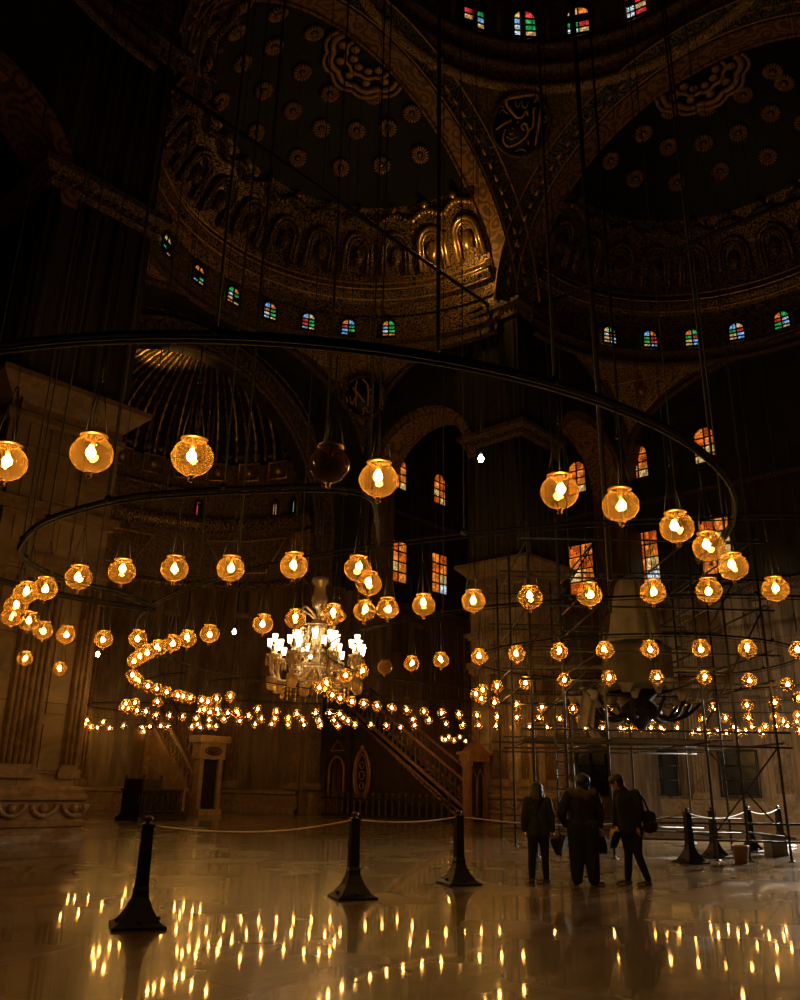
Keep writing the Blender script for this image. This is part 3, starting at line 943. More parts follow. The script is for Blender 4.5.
mb = MB()
mb.grid(lambda i, j: apdome(j * 0.985, 180 * i, 0.12 * (1 + math.cos(2 * PI * i * 26))), 208, 14)
mb.obj('ribbed_vault', M['wood'], ap)
for k in range(41):
    mb = MB()
    mb.tube([apdome(0.96 * q / 36, 180 * k / 40.0, 0.22 + 0.04 * (q % 2)) for q in range(37)], [(0.115 if q % 3 else 0.05) * (1 - 0.018 * q) for q in range(37)], 6)
    mb.obj('rib', M['gold'] if k % 2 else M['relief'], ap)
for k in range(13):
    lon = 7 + 13.8 * k
    mb = MB()
    for z0, z1 in ((17.2, 18.2),):
        mb.tube([apv(z0, lon - 4.5, 7.25), apv(z1, lon - 4.5, 7.25), apv(z1, lon + 4.5, 7.25), apv(z0, lon + 4.5, 7.25)], 0.07, 5, True)
        mb.ball(apv((z0 + z1) / 2, lon, 7.3), 0.26, 8)
    mb.obj('niche_frame', M['gold'], ap)
for lon, z0, z1, w in ((5, 11.7, 13.9, 4.0), (174, 11.7, 13.9, 4.0)):
    mb = MB()
    mb.tube([apv(z0, lon - w, 7.2), apv(z1, lon - w, 7.2), apv(z1, lon + w, 7.2), apv(z0, lon + w, 7.2)], 0.08, 5, True)
    mb.grid(lambda i, j: apv(z0 + (z1 - z0) * j, lon - w + 2 * w * i, 7.28), 4, 2)
    mb.obj('gilded_panel', M['gold'], ap)
for lon in (32, 90, 148):
    mb = MB()
    mb.tube([apv(13.7, lon - 18, 7.2), apv(13.7, lon, 7.2), apv(13.7, lon + 18, 7.2), apv(11.9, lon + 9, 7.2), apv(11.9, lon - 9, 7.2)], 0.06, 5, True)
    mb.obj('gilt_frame', M['goldpaint'], ap)
for lon in (4, 32, 61, 90, 119, 148, 176):
    mb = MB()
    a = math.radians(lon)
    ca, sa_ = math.cos(a), math.sin(a)
    fluted(mb, lambda x, y, z: (ca * (7.4 - y) - sa_ * x, 21.2 + sa_ * (7.4 - y) + ca * x, z), 0.7, 1.3, 9.6, 0.14, 4)
    mb.obj('pilaster', M['carved'], ap)
mb = MB()
mb.lathe([(7.4, 0), (7.1, 0), (7.1, 0.2), (7.25, 0.22), (7.25, 0.8), (7.12, 0.85), (7.12, 1.0), (7.4, 1.05)], 64, AC, 0, False, 0, PI)
mb.obj('plinth', M['carved'], ap)
mb = MB()                                                  # the carved arch round the niche
for r, w in ((7.45, 0.12), (7.75, 0.1), (8.65, 0.14)):
    mb.tube([(r * math.cos(PI * i / 60), 21.1, AP_Z + r * math.sin(PI * i / 60)) for i in range(61)], w, 6)
mb.obj('arch_moulding', M['cornice'], ap)
mb = MB()
v, f = half_ring(7.4, 8.7, AP_Z, 21.12); mb.add(v, f)
for i in range(34):
    a = PI * (i + 0.5) / 34
    mb.tube([((8.2 + 0.3 * math.cos(q)) * math.cos(a + 0.033 * math.sin(q)), 21.05, AP_Z + (8.2 + 0.3 * math.cos(q)) * math.sin(a + 0.033 * math.sin(q))) for q in [2 * PI * k / 10 for k in range(10)]], 0.06, 5, True)
for s in (-1, 1):
    x0, x1 = sorted((s * 7.4, s * 8.7))
    mb.box((x0, 21.02, 11.0), (x1, 21.2, AP_Z))
mb.obj('carved_arch', M['cornice'], ap)
for s in (-1, 1):
    mb = MB()
    fluted(mb, lambda x, y, z: (s * 8.05 + x, 21.2 - y, z), 1.0, 1.3, 10.2, 0.16, 5)
    mb.obj('pilaster', M['carved'], ap)

# pilasters along the two visible walls
k = 0
for a in (9.9, 15.7, 20.4):
    mb = MB(); fluted(mb, lambda x, y, z: (a + x, 21.2 - y, z), 0.8, 1.2, 10.0, 0.15, 5)
    room_obj(mb, 'pilaster', M['carved'], 'fluted pilaster on the left wall, %s from the niche arch' % ('first', 'second', 'third')[k], 'pilaster'); k += 1
k = 0
for b_ in (19.6, 15.4, 11.5, 7.5, 3.6, -0.6, -4.6):
    mb = MB(); fluted(mb, lambda x, y, z: (21.2 - y, b_ + x, z), 0.8, 1.2, 10.0, 0.15, 5)
    room_obj(mb, 'pilaster', M['carved'], 'fluted pilaster on the right wall, %s from the far corner' % ('first', 'second', 'third', 'fourth', 'fifth', 'sixth', 'seventh')[k], 'pilaster'); k += 1


# windows -----------------------------------------------------------------------
WIN = [0]
ORD = ['first', 'second', 'third', 'fourth', 'fifth', 'sixth', 'seventh', 'eighth', 'ninth', 'tenth', 'eleventh', 'twelfth', 'thirteenth', 'fourteenth',
       'fifteenth', 'sixteenth', 'seventeenth', 'eighteenth', 'nineteenth', 'twentieth']


def ordw(i):
    if i < 20: return ORD[i]
    tens = {20: 'twenty', 30: 'thirty', 40: 'forty', 50: 'fifty'}
    n = i + 1
    t = n // 10 * 10
    if n % 10 == 0: return {20: 'twentieth', 30: 'thirtieth', 40: 'fortieth', 50: 'fiftieth', 60: 'sixtieth'}[n]
    return tens[t] + '-' + ORD[n % 10 - 1]


def window(loc, rz, w, h, pal, label, arched=True, bar=0.045):
    """pal: rows of colour letters from the top; local x across, y into the wall"""
    WIN[0] += 1
    t = empty('window_%d' % WIN[0], loc, rz, label, 'window', None, 'structure')
    rows = len(pal); cols = len(pal[0])
    ah = w / 2 if arched else 0.0
    body = h - ah
    names = sorted(set(''.join(pal)))
    mats = [GLASS[c] for c in names]
    g = MB()
    zt = body
    r0 = 0
    if arched:
        n = 8
        half = 2 if cols > 1 else 1
        for s in range(2):
            a0, a1 = (PI / 2, PI) if s == 0 else (0, PI / 2)
            vs = [(0, 0, body)] + [(w / 2 * math.cos(a0 + (a1 - a0) * i / n), 0, body + ah * math.sin(a0 + (a1 - a0) * i / n)) for i in range(n + 1)]
            ch = pal[0][0] if s == 0 else pal[0][-1]
            g.add(vs, [tuple(range(n + 2))], names.index(ch))
        r0 = 1
    rh = body / (rows - r0)
    for r in range(r0, rows):
        z1 = body - (r - r0) * rh; z0 = z1 - rh
        for c in range(cols):
            x0 = -w / 2 + w * c / cols; x1 = x0 + w / cols
            g.add([(x0, 0, z0), (x1, 0, z0), (x1, 0, z1), (x0, 0, z1)], [(0, 1, 2, 3)], names.index(pal[r][c]))
    g.obj('stained_glass' if names != ['k'] else 'glass', mats, t)
    f = MB()
    out = [(-w / 2, -0.03, 0), (-w / 2, -0.03, body)]
    if arched:
        out += [(w / 2 * math.cos(PI - PI * i / 14), -0.03, body + ah * math.sin(PI * i / 14)) for i in range(1, 14)]
    out += [(w / 2, -0.03, body), (w / 2, -0.03, 0)]
    f.tube(out, bar * 1.8, 6, True)
    for c in range(1, cols):
        x = -w / 2 + w * c / cols
        f.tube([(x, -0.03, 0), (x, -0.03, h if arched and c * 2 == cols else body)], bar, 6)
    for r in range(r0, rows):
        z = body - (r - r0) * rh
        f.tube([(-w / 2, -0.03, z), (w / 2, -0.03, z)], bar, 6)
    f.obj('frame', M['frame'], t)
    return t


HP = [['yy', 'kk', 'gk', 'ky'], ['oo', 'kk', 'kg', 'by'], ['go', 'wg', 'yk', 'oy'], ['bo', 'og', 'wg', 'wy'], ['by', 'rg', 'rg', 'by'], ['ob', 'rg', 'bg', 'bk'], ['og', 'bg', 'wg', 'oo']]
for k, lon in enumerate((117.5, 102.5, 89, 76, 63, 50, 37)):
    a = math.radians(lon)
    u, v = 9.28 * math.cos(a), HD_V + 9.28 * math.sin(a)
    window(W(u, v, 23.5), PSI + a - PI / 2, 0.76, 1.02, HP[k], 'small arched stained window under the left half dome, %s from the left pier' % ORD[k])
HP = [['yg', 'wr', 'yb', 'yw'], ['bo', 'gr', 'gr', 'yb'], ['og', 'gr', 'yb', 'yb'], ['by', 'gr', 'yb', 'yb'], ['og', 'rw', 'gb', 'gy']]
for k, lon in enumerate((57.5, 43.5, 30, 16.5, 3)):
    a = math.radians(lon)
    window(W(HD_V + 9.28 * math.cos(a), 9.28 * math.sin(a), 23.55), PSI + a - PI / 2, 0.8, 1.05, HP[k], 'small arched stained window under the right half dome, %s from the middle pier' % ORD[k])
HP = [['kk', 'rg', 'yb', 'ky'], ['yr', 'bg', 'wg', 'wy'], ['yo', 'kk', 'gr', 'wy'], ['og', 'kr', 'wy', 'wr']]
for k, lon in enumerate((61, 45, 29, 12.5)):
    a = math.radians(lon)
    window(W(9.38 * math.cos(a), 9.38 * math.sin(a), 36.3), PSI + a - PI / 2, 1.15, 1.75, HP[k], 'stained window at the foot of the great dome, %s from the left' % ORD[k])
OP = [['oO', 'Oo', 'Oo', 'oy'], ['Oo', 'oO', 'yo', 'Oy'], ['oO', 'Oo', 'oy', 'yo']]
OL = [['Oo', 'oO', 'yo', 'Oo'], ['oO', 'Oo', 'oy', 'ow'], ['Oo', 'oy', 'Oy', 'oy']]
k = 0
for b_ in (13.4, 9.45, 5.55):
    nm = ('behind the middle pier', 'in the middle', 'nearest the right edge')[k]
    window(W(21.12, b_, 17.95), PSI - PI / 2, 1.25, 2.05, OP[k], 'orange arched upper window high on the right wall, ' + nm)
    window(W(21.12, b_, 11.85), PSI - PI / 2, 1.65, 2.95, OL[k], 'orange rectangular lower window on the right wall, ' + nm, False)
    window(W(21.0, b_, 1.15), PSI - PI / 2, 1.75, 2.05, ['kk', 'kk', 'kk'], 'dark ground window on the right wall, ' + nm, False)
    k += 1
k = 0
for a_ in (13.85, 17.55):
    nm = ('nearer the niche', 'nearer the far corner')[k]
    window(W(a_, 21.12, 17.95), PSI, 1.2, 2.05, OP[k], 'orange arched upper window on the left wall, ' + nm)
    window(W(a_, 21.12, 12.3), PSI, 1.5, 2.45, OL[k], 'orange rectangular lower window on the left wall, ' + nm, False)
    k += 1
for lon, pal, lab in ((55, ['oo', 'rk'], 'tiny window glowing red and orange inside the niche'), (21, ['oo', 'oy'], 'tiny orange window inside the niche, middle of three'),
                      (12, ['bw', 'kw'], 'tiny pale blue window inside the niche, close to its right side')):
    a = math.radians(lon)
    window(W(7.3 * math.cos(a), 21.2 + 7.3 * math.sin(a), 15.1), PSI + a - PI / 2, 0.34, 0.85, pal, lab)

# ================================================================== LAMPS
LZ, RZ = 3.652, 4.58                       # globe centre and iron ring heights
GR = 0.154                                 # globe radius
LAMPS = {
    'inner': [(8.69,18.74,16), (7.58,18.09,16), (6.53,17.84,16), (5.52,17.86,16), (4.57,18.13,15), (3.71,18.61,14), (2.96,19.34,14), (2.41,20.25,14), (2.15,21.09,11), (2.07,22.05,10), (2.34,23.33,10), (2.80,24.19,11), (3.52,24.97,11), (4.37,25.52,10), (5.37,25.85,10), (6.45,25.91,10), (7.40,25.71,11), (8.35,25.25,11), (9.16,24.54,11), (9.77,23.63,11), (10.10,22.60,12), (10.14,21.35,12),],
    'middle': [(6.73,13.94,20), (5.86,13.92,20), (5.11,13.98,20), (4.29,14.13,19), (3.58,14.34,18), (2.84,14.63,18), (2.15,14.98,18), (1.52,15.39,17), (0.84,15.93,16), (0.29,16.47,14), (-0.24,17.10,15), (-0.74,17.85,14), (-1.14,18.63,14), (-1.67,20.29,12), (-1.91,21.14,11), (-1.82,21.54,11), (-1.74,23.04,11), (-1.57,23.90,11), (-1.30,24.72,11), (-0.97,25.47,10), (-0.58,26.15,10), (-0.13,26.79,9), (0.35,27.34,9), (0.92,27.88,10), (1.52,28.35,10), (2.12,28.74,10), (2.76,29.08,10), (3.48,29.37,8), (4.19,29.58,9), (4.99,29.74,9), (5.72,29.81,9), (6.42,29.81,8), (7.26,29.74,9), (8.02,29.59,10), (8.80,29.35,10), (9.56,29.04,9), (10.29,28.64,10), (10.90,28.22,9), (11.46,27.76,11), (12.06,27.15,10), (12.53,26.58,10),],
    'outer': [(4.43,9.54,25), (3.69,9.66,24), (3.07,9.80,23), (2.35,10.01,23), (1.66,10.25,22), (0.97,10.53,21), (0.34,10.84,20), (-0.14,11.11,21), (-0.46,11.30,20), (-0.91,11.59,18), (-1.49,12.02,19), (-2.03,12.46,18), (-3.04,13.44,19), (-3.53,14.00,18), (-4.39,14.08,19), (-3.92,14.51,18), (-4.32,15.09,13), (-4.66,15.64,14), (-4.97,16.22,14), (-5.26,16.83,12), (-6.09,19.46,12), (-6.20,20.04,13), (-6.27,20.62,12), (-6.33,21.59,11), (-6.32,22.36,10), (-6.26,23.15,10), (-6.16,23.92,11), (-6.09,24.30,9), (-5.99,24.78,9), (-5.81,25.43,9), (-5.70,25.80,9), (-4.57,28.25,9), (-4.06,29.04,9), (-3.45,29.83,10), (-1.93,31.36,8), (1.97,33.61,8), (2.65,33.83,8), (3.29,33.99,8), (3.99,34.14,7), (4.68,34.24,8), (5.36,34.30,6), (6.07,34.32,6), (6.79,34.30,7), (7.55,34.24,8), (8.23,34.14,7), (8.92,34.00,8), (9.29,33.91,7), (9.65,33.81,9), (10.03,33.69,8), (10.39,33.56,6), (10.96,33.34,9), (12.78,32.39,5), (13.31,32.03,7), (13.70,31.75,7), (14.00,31.51,5), (14.30,31.26,8),],
    'corner': [(-2.98,5.86,42), (-2.26,5.65,42), (-1.53,5.68,42), (-0.53,5.77,37), (-0.17,6.08,41), (1.28,6.28,33), (1.85,6.59,32), (2.51,7.17,31), (3.02,7.79,28), (3.55,8.54,27),],
    'crescent': [(-5.71,12.23,20), (-5.30,11.41,24), (-7.48,16.87,17), (-4.80,10.54,22), (-5.62,12.60,20), (-5.73,13.41,21), (-4.45,10.28,23), (-7.36,18.39,18), (-5.51,13.81,18), (-3.79,9.63,25), (-5.01,14.20,17), (-3.17,9.29,25), (-2.52,9.10,24), (-1.88,9.05,28), (-1.15,8.86,24), (-0.45,8.94,24), (-0.35,9.66,22),],
    'qibla': [(-9.15,28.63,9), (-8.56,27.03,10), (-9.09,29.01,9), (-8.14,26.60,9), (-9.02,29.81,8), (-8.82,30.18,8), (-8.91,31.84,8), (-7.35,26.27,10), (-8.43,31.91,8), (-8.04,32.30,8), (-7.74,33.24,8), (-6.72,29.28,9), (-6.46,28.81,8), (-7.39,33.95,6), (-6.49,29.85,8), (-5.22,24.73,10), (-6.01,28.71,8), (-6.33,30.47,9), (-6.65,33.22,6), (-5.93,30.15,8), (-4.69,24.04,10), (-5.48,29.40,9), (-5.67,30.76,8), (-6.22,34.19,7), (-5.38,31.29,8), (-5.87,35.86,8), (-5.10,32.56,7), (-5.15,35.65,7), (-4.57,32.42,8), (-4.06,32.29,8), (-4.48,35.77,7), (-3.58,32.94,8), (-3.83,35.90,6), (-2.76,29.39,9), (-2.92,32.76,8), (-3.13,35.82,6), (-2.28,29.37,9), (-2.36,32.72,7), (-2.42,36.12,6), (-1.96,29.63,10), (-1.84,33.01,9), (-1.66,34.96,6), (-1.00,34.78,6), (-0.38,35.21,7), (0.21,36.32,7), (0.63,31.57,8), (0.77,34.87,8), (1.23,31.71,8),],
    'apse': [(-13.60,37.72,6), (-12.74,35.43,6), (-14.27,40.30,6), (-14.08,40.63,6), (-12.42,36.46,7), (-13.56,40.83,7), (-12.22,38.65,8), (-11.76,39.92,6), (-12.53,42.88,6), (-11.14,39.02,7), (-10.51,38.48,7), (-10.27,38.78,7), (-9.13,38.50,6), (-8.44,36.62,5), (-8.85,38.95,6), (-8.18,37.67,6), (-7.93,37.97,6),],
    'cornerbay': [(2.41,44.57,6), (2.65,45.51,5), (2.67,43.01,5), (3.12,45.86,6), (3.19,42.82,5), (3.80,46.69,6), (3.67,41.29,5),],
    'scaffoldbay': [(9.30,34.86,5), (10.83,34.71,6), (12.43,35.92,7), (12.13,34.30,8), (13.04,35.72,6), (13.01,34.68,9), (13.80,35.82,7), (13.73,34.45,7), (14.21,35.33,7), (13.91,34.06,7), (14.51,34.20,8), (15.27,35.69,7), (13.14,28.97,5), (13.65,29.07,7), (15.76,33.47,7),],
}
UNLIT = (-0.24, 17.10)


def globe_profile():
    pts = []
    for i in range(13):
        t = -PI / 2 + (PI / 2 + 0.98) * i / 12
        pts.append((max(0.0, GR * math.cos(t)), GR * 0.9 * math.sin(t)))
    pts += [(0.08, 0.127), (0.08, 0.138), (0.088, 0.144)]
    return pts


def globe_mb(n=28, mat=0):
    b = MB(); b.lathe(globe_profile(), n, (0, 0, 0), mat); return b


def collar(b, mat=0, n=20):
    b.lathe([(0.066, 0.136), (0.094, 0.136), (0.102, 0.143), (0.094, 0.151), (0.066, 0.153), (0.066, 0.136)], n, (0, 0, 0), mat)


def finial(b, mat=0, n=8):
    b.lathe([(0.001, -0.188), (0.014, -0.186), (0.022, -0.174), (0.014, -0.162), (0.012, -0.156), (0.028, -0.15), (0.022, -0.142)], n, (0, 0, 0), mat)


def chains(b, mat=0, n=4):
    top = RZ - LZ
    for k in range(3):
        a = 2 * PI * k / 3 + 0.4
        b.tube([(0.098 * math.cos(a), 0.098 * math.sin(a), 0.15), (0.012 * math.cos(a), 0.012 * math.sin(a), top * 0.66)], 0.0045, n, False, mat)
    b.ball((0, 0, top * 0.66), 0.018, 6, mat)
    b.tube([(0, 0, top * 0.66), (0, 0, top)], 0.006, n, False, mat)
    b.tube([(0.0, 0, 0.17), (0, 0, top * 0.66)], 0.0025, 3, False, mat)


def bulb(b, mat=0, n=10, dz=0.02):
    b.lathe([(0.0, -0.04 + dz), (0.018, -0.037 + dz), (0.031, -0.023 + dz), (0.036, -0.004 + dz), (0.031, 0.016 + dz), (0.018, 0.034 + dz), (0.014, 0.05 + dz)], n, (0, 0, 0), mat)


def socket(b, mat=0, n=8):
    b.tube([(0, 0, 0.07), (0, 0, 0.165)], 0.02, n, False, mat)


LAMP_ME = {}
b = globe_mb(); LAMP_ME['globe'] = b.mesh('globe', M['globe']); LAMP_ME['smoke'] = b.mesh('globe', M['smoke']); LAMP_ME['clear'] = b.mesh('globe', M['clear'])
b = MB(); collar(b); LAMP_ME['collar'] = b.mesh('collar', M['brass'])
b = MB(); finial(b); LAMP_ME['finial'] = b.mesh('finial', M['brass'])
b = MB(); chains(b); LAMP_ME['chain'] = b.mesh('chain', M['cable'])
b = MB(); bulb(b); LAMP_ME['bulb'] = b.mesh('bulb', M['bulb'])
b = MB(); socket(b); LAMP_ME['socket'] = b.mesh('socket', M['brass'])
b = globe_mb(18, 0); collar(b, 1, 12); finial(b, 1, 6); socket(b, 1, 6); chains(b, 2, 3); bulb(b, 3, 8)
LAMP_ME['far'] = b.mesh('globe_lamp', [M['globe'], M['brass'], M['cable'], M['bulb']])


def lamp(x, y, w, label, group, kind='lit', z=LZ):
    if w < 11 and kind == 'lit':
        o = bpy.data.objects.new('globe_lamp', LAMP_ME['far']); COL.objects.link(o)
        o.location = (x, y, z); o.rotation_euler = (0, 0, random.uniform(0, 6.28))
        return tag(o, label, 'hanging lamp', group)
    t = empty('globe_lamp', (x, y, z), random.uniform(0, 6.28), label, 'hanging lamp', group)
    t.rotation_euler.x = random.uniform(-0.04, 0.04); t.rotation_euler.y = random.uniform(-0.04, 0.04)
    parts = ['globe', 'collar', 'finial', 'socket', 'chain'] + (['bulb'] if kind == 'lit' else [])
    for p in parts:
        me = LAMP_ME[{'lit': 'globe', 'smoke': 'smoke', 'clear': 'clear'}[kind] if p == 'globe' else p]
        o = bpy.data.objects.new(p, me); COL.objects.link(o); o.parent = t
        if p == 'bulb': o.location = (random.uniform(-0.02, 0.02), random.uniform(-0.02, 0.02), random.uniform(-0.03, 0.02))
    return t


WHERE = {
    'inner': '%s amber globe lamp on the innermost iron ring, counting round from its right end',
    'middle': '%s amber globe lamp on the middle iron ring, counting round from its right end',
    'outer': '%s amber globe lamp on the widest iron ring, counting round from its right end',
    'corner': '%s from the left of the big globe lamps hanging nearest overhead',
    'crescent': '%s from the left of the globe lamps on the curved arm before the left pier',
    'qibla': '%s from the left of the small globe lamps around the crystal chandelier bay',
    'apse': '%s from the left of the distant globe lamps inside the deep round niche',
    'cornerbay': '%s from the left of the tiny globe lamps above the pulpit door',
    'scaffoldbay': '%s from the left of the distant globe lamps behind the right scaffold',
}
GROUP = {'inner': 'globe lamps on the innermost ring', 'middle': 'globe lamps on the middle ring', 'outer': 'globe lamps on the widest ring',
         'corner': 'big globe lamps overhead', 'crescent': 'globe lamps on the left curved arm', 'qibla': 'globe lamps of the chandelier bay',
         'apse': 'globe lamps in the niche', 'cornerbay': 'globe lamps of the far corner', 'scaffoldbay': 'globe lamps behind the scaffold'}
for g, lst in LAMPS.items():
    for i, (x, y, w) in enumerate(lst):
        kind = 'lit'
        lab = WHERE[g] % ordw(i)
        if g == 'corner' and abs(x + 0.53) < 0.03:
            kind = 'smoke'; lab = 'unlit dark smoky globe lamp hanging between two lit amber globes near the niche arch'
        if g == 'middle' and (x, y) == UNLIT:
            kind = 'clear'; lab = 'unlit pale glass globe lamp just right of the crystal chandelier'
        lamp(x, y, w, lab, GROUP[g], kind)

# bare bulbs
b = MB(); bulb(b, 0, 12, 0.0); BARE = b.mesh('bulb', M['bulb'])
for (x, y, z, s, lab) in ((1.87, 18.0, 8.62, 1.9, 'bare glowing bulb high in front of the middle pier'), (-5.72, 16.0, 3.65, 1.0, 'small bare bulb at the edge of the left pier'),
                          (-3.15, 16.0, 4.13, 1.0, 'small bare bulb left of the crystal chandelier'), (-0.72, 18.0, 4.18, 1.1, 'small bare bulb at the right tip of the crystal chandelier')):
    t = empty('pendant_bulb', (x, y, z), 0, lab, 'bulb', 'bare hanging bulbs')
    o = bpy.data.objects.new('bulb', BARE); COL.objects.link(o); o.parent = t; o.scale = (s, s, s)
    b = MB(); b.tube([(0, 0, 0.05 * s), (0, 0, 0.13 * s)], 0.02 * s, 8); b.tube([(0, 0, 0.13 * s), (0, 0, 22 - z)], 0.006, 4); b.obj('flex', M['cable'], t)


# iron rings, each hung on its own rods from the vaults
def ceil_z(x, y):
    dx, dy = x - OX, y - OY
    a, b_ = dx * CE + dy * SE, -dx * SE + dy * CE
    if abs(a) < 9.5 and abs(b_) < 9.5: return 40.0 + 8.5 * math.sqrt(max(0.0, 1 - (a * a + b_ * b_) / 9.45 ** 2)) if a * a + b_ * b_ < 81 else 32.0
    for u, v in ((a, b_), (b_, a), (b_, -a), (a, -b_)):
        if v > 9.5 and abs(u) < 9.5:
            q = HD_R ** 2 - u * u - (v - HD_V) ** 2
            return HD_Z + math.sqrt(q) if q > 0.5 else 22.5
    return 21.6


def ring(pts, closed, label, rods, r=0.02, rr=0.009):
    t = empty('lamp_ring', (0, 0, RZ), 0, label, 'lamp ring', 'iron lamp rings')
    b = MB()
    P = [Vector((x, y, 0)) for x, y in pts]
    b.tube(P, r, 8, closed)
    b.tube([p + Vector((0, 0, -0.06)) for p in P], r * 0.45, 6, closed)
    b.obj('hoop', M['iron'], t)
    n = len(P)
    for k in range(rods):
        p = P[int((k + 0.5) * n / rods) % n]
        z = ceil_z(p.x, p.y) - RZ
        b = MB(); b.tube([(p.x, p.y, 0), (p.x, p.y, z)], rr, 5)
        b.ball((p.x, p.y, 0.02), 0.05, 8)
        b.obj('hanging_rod', M['cable'], t)
    return t


def circ(cx, cy, r, a0=0, a1=360, n=96):
    closed = a1 - a0 >= 360
    return [(cx + r * math.cos(math.radians(a0 + (a1 - a0) * i / n)), cy + r * math.sin(math.radians(a0 + (a1 - a0) * i / n))) for i in range(n + (0 if closed else 1))]


def smooth(pts, k=6):
    P = [Vector((x, y, 0)) for x, y in pts]; out = []
    for i in range(len(P) - 1):
        p0, p1, p2, p3 = P[max(i - 1, 0)], P[i], P[i + 1], P[min(i + 2, len(P) - 1)]
        for q in range(k):
            s = q / k
            v = 0.5 * ((2 * p1) + (p2 - p0) * s + (2 * p0 - 5 * p1 + 4 * p2 - p3) * s * s + (3 * p1 - p0 - 3 * p2 + p3) * s ** 3)
            out.append((v.x, v.y))
    out.append((P[-1].x, P[-1].y))
    return out


ring(circ(OX, OY, 4.05), True, 'innermost iron lamp ring around the wrapped chandelier', 10)
ring(circ(OX, OY, 7.95), True, 'middle iron lamp ring of the great chandelier', 18)
ring(circ(OX, OY, 12.45, 0, 360, 144), True, 'widest iron lamp ring of the great chandelier', 30)
ring(circ(-1.5, 11.35, 5.84, -236, 3), False, 'black iron arc sweeping across the view just overhead', 9, 0.036, 0.014)
ring(smooth([(-4.75, 15.6), (-5.01, 14.6), (-5.6, 13.7), (-5.75, 12.8), (-5.66, 12.0), (-5.25, 11.2), (-4.75, 10.5), (-4.1, 9.9), (-3.2, 9.32), (-2.2, 9.03), (-1.2, 8.86), (-0.62, 8.86), (-0.36, 9.1), (-0.3, 9.6), (-0.28, 10.95)]),
     False, 'curved iron lamp arm in front of the left pier', 10, 0.03, 0.012)
ring(circ(-3.45, 30.67, 5.45, 30, 235), False, 'outer iron arc of lamps behind the crystal chandelier', 8)
ring(circ(-3.7, 30.0, 2.95, 20, 260), False, 'inner iron arc of lamps behind the crystal chandelier', 5)
c = W(1.2, 25.2); ring(circ(c.x, c.y, 2.6), True, 'iron lamp ring inside the deep round niche', 4)
ring(circ(5.0, 44.2, 2.7, 60, 300), False, 'iron lamp arc above the pulpit door', 3)
c = W(13.2, 0.6); ring(circ(c.x, c.y, 4.5, -20, 200), False, 'iron lamp arc behind the right scaffold', 6)

# two thick lifting cables
for (x, y, r, lab) in ((0.27, 5.66, 0.02, 'thick black cable dropping to the overhead iron arc'), (3.4, 13.0, 0.045, 'thick black cable right of the round inscription'),
                       (4.05, 15.6, 0.03, 'black cable farther right of the round inscription'), (-2.3, 11.5, 0.02, 'black cable before the left half dome')):
    b = MB(); z1 = ceil_z(x, y); b.tube([(0, 0, RZ - 0.02), (0, 0, z1)], r, 6)
    o = b.obj('lifting_cable', M['cable'], None, (x, y, 0)); tag(o, lab, 'cable')


# ================================================================== CHANDELIERS
def scroll(ang, pts, r, b, mat=0, n=6):
    ca, sa_ = math.cos(ang), math.sin(ang)
    P = [(x * ca, x * sa_, z) for x, z in pts]
    b.tube(P, r, n, False, mat)


def cat2(pts, k=6):
    P = [Vector((x, 0, z)) for x, z in pts]; out = []
    for i in range(len(P) - 1):
        p0, p1, p2, p3 = P[max(i - 1, 0)], P[i], P[i + 1], P[min(i + 2, len(P) - 1)]
        for q in range(k):
            s = q / k
            v = 0.5 * ((2 * p1) + (p2 - p0) * s + (2 * p0 - 5 * p1 + 4 * p2 - p3) * s * s + (3 * p1 - p0 - 3 * p2 + p3) * s ** 3)
            out.append((v.x, v.z))
    out.append((P[-1].x, P[-1].z))
    return out


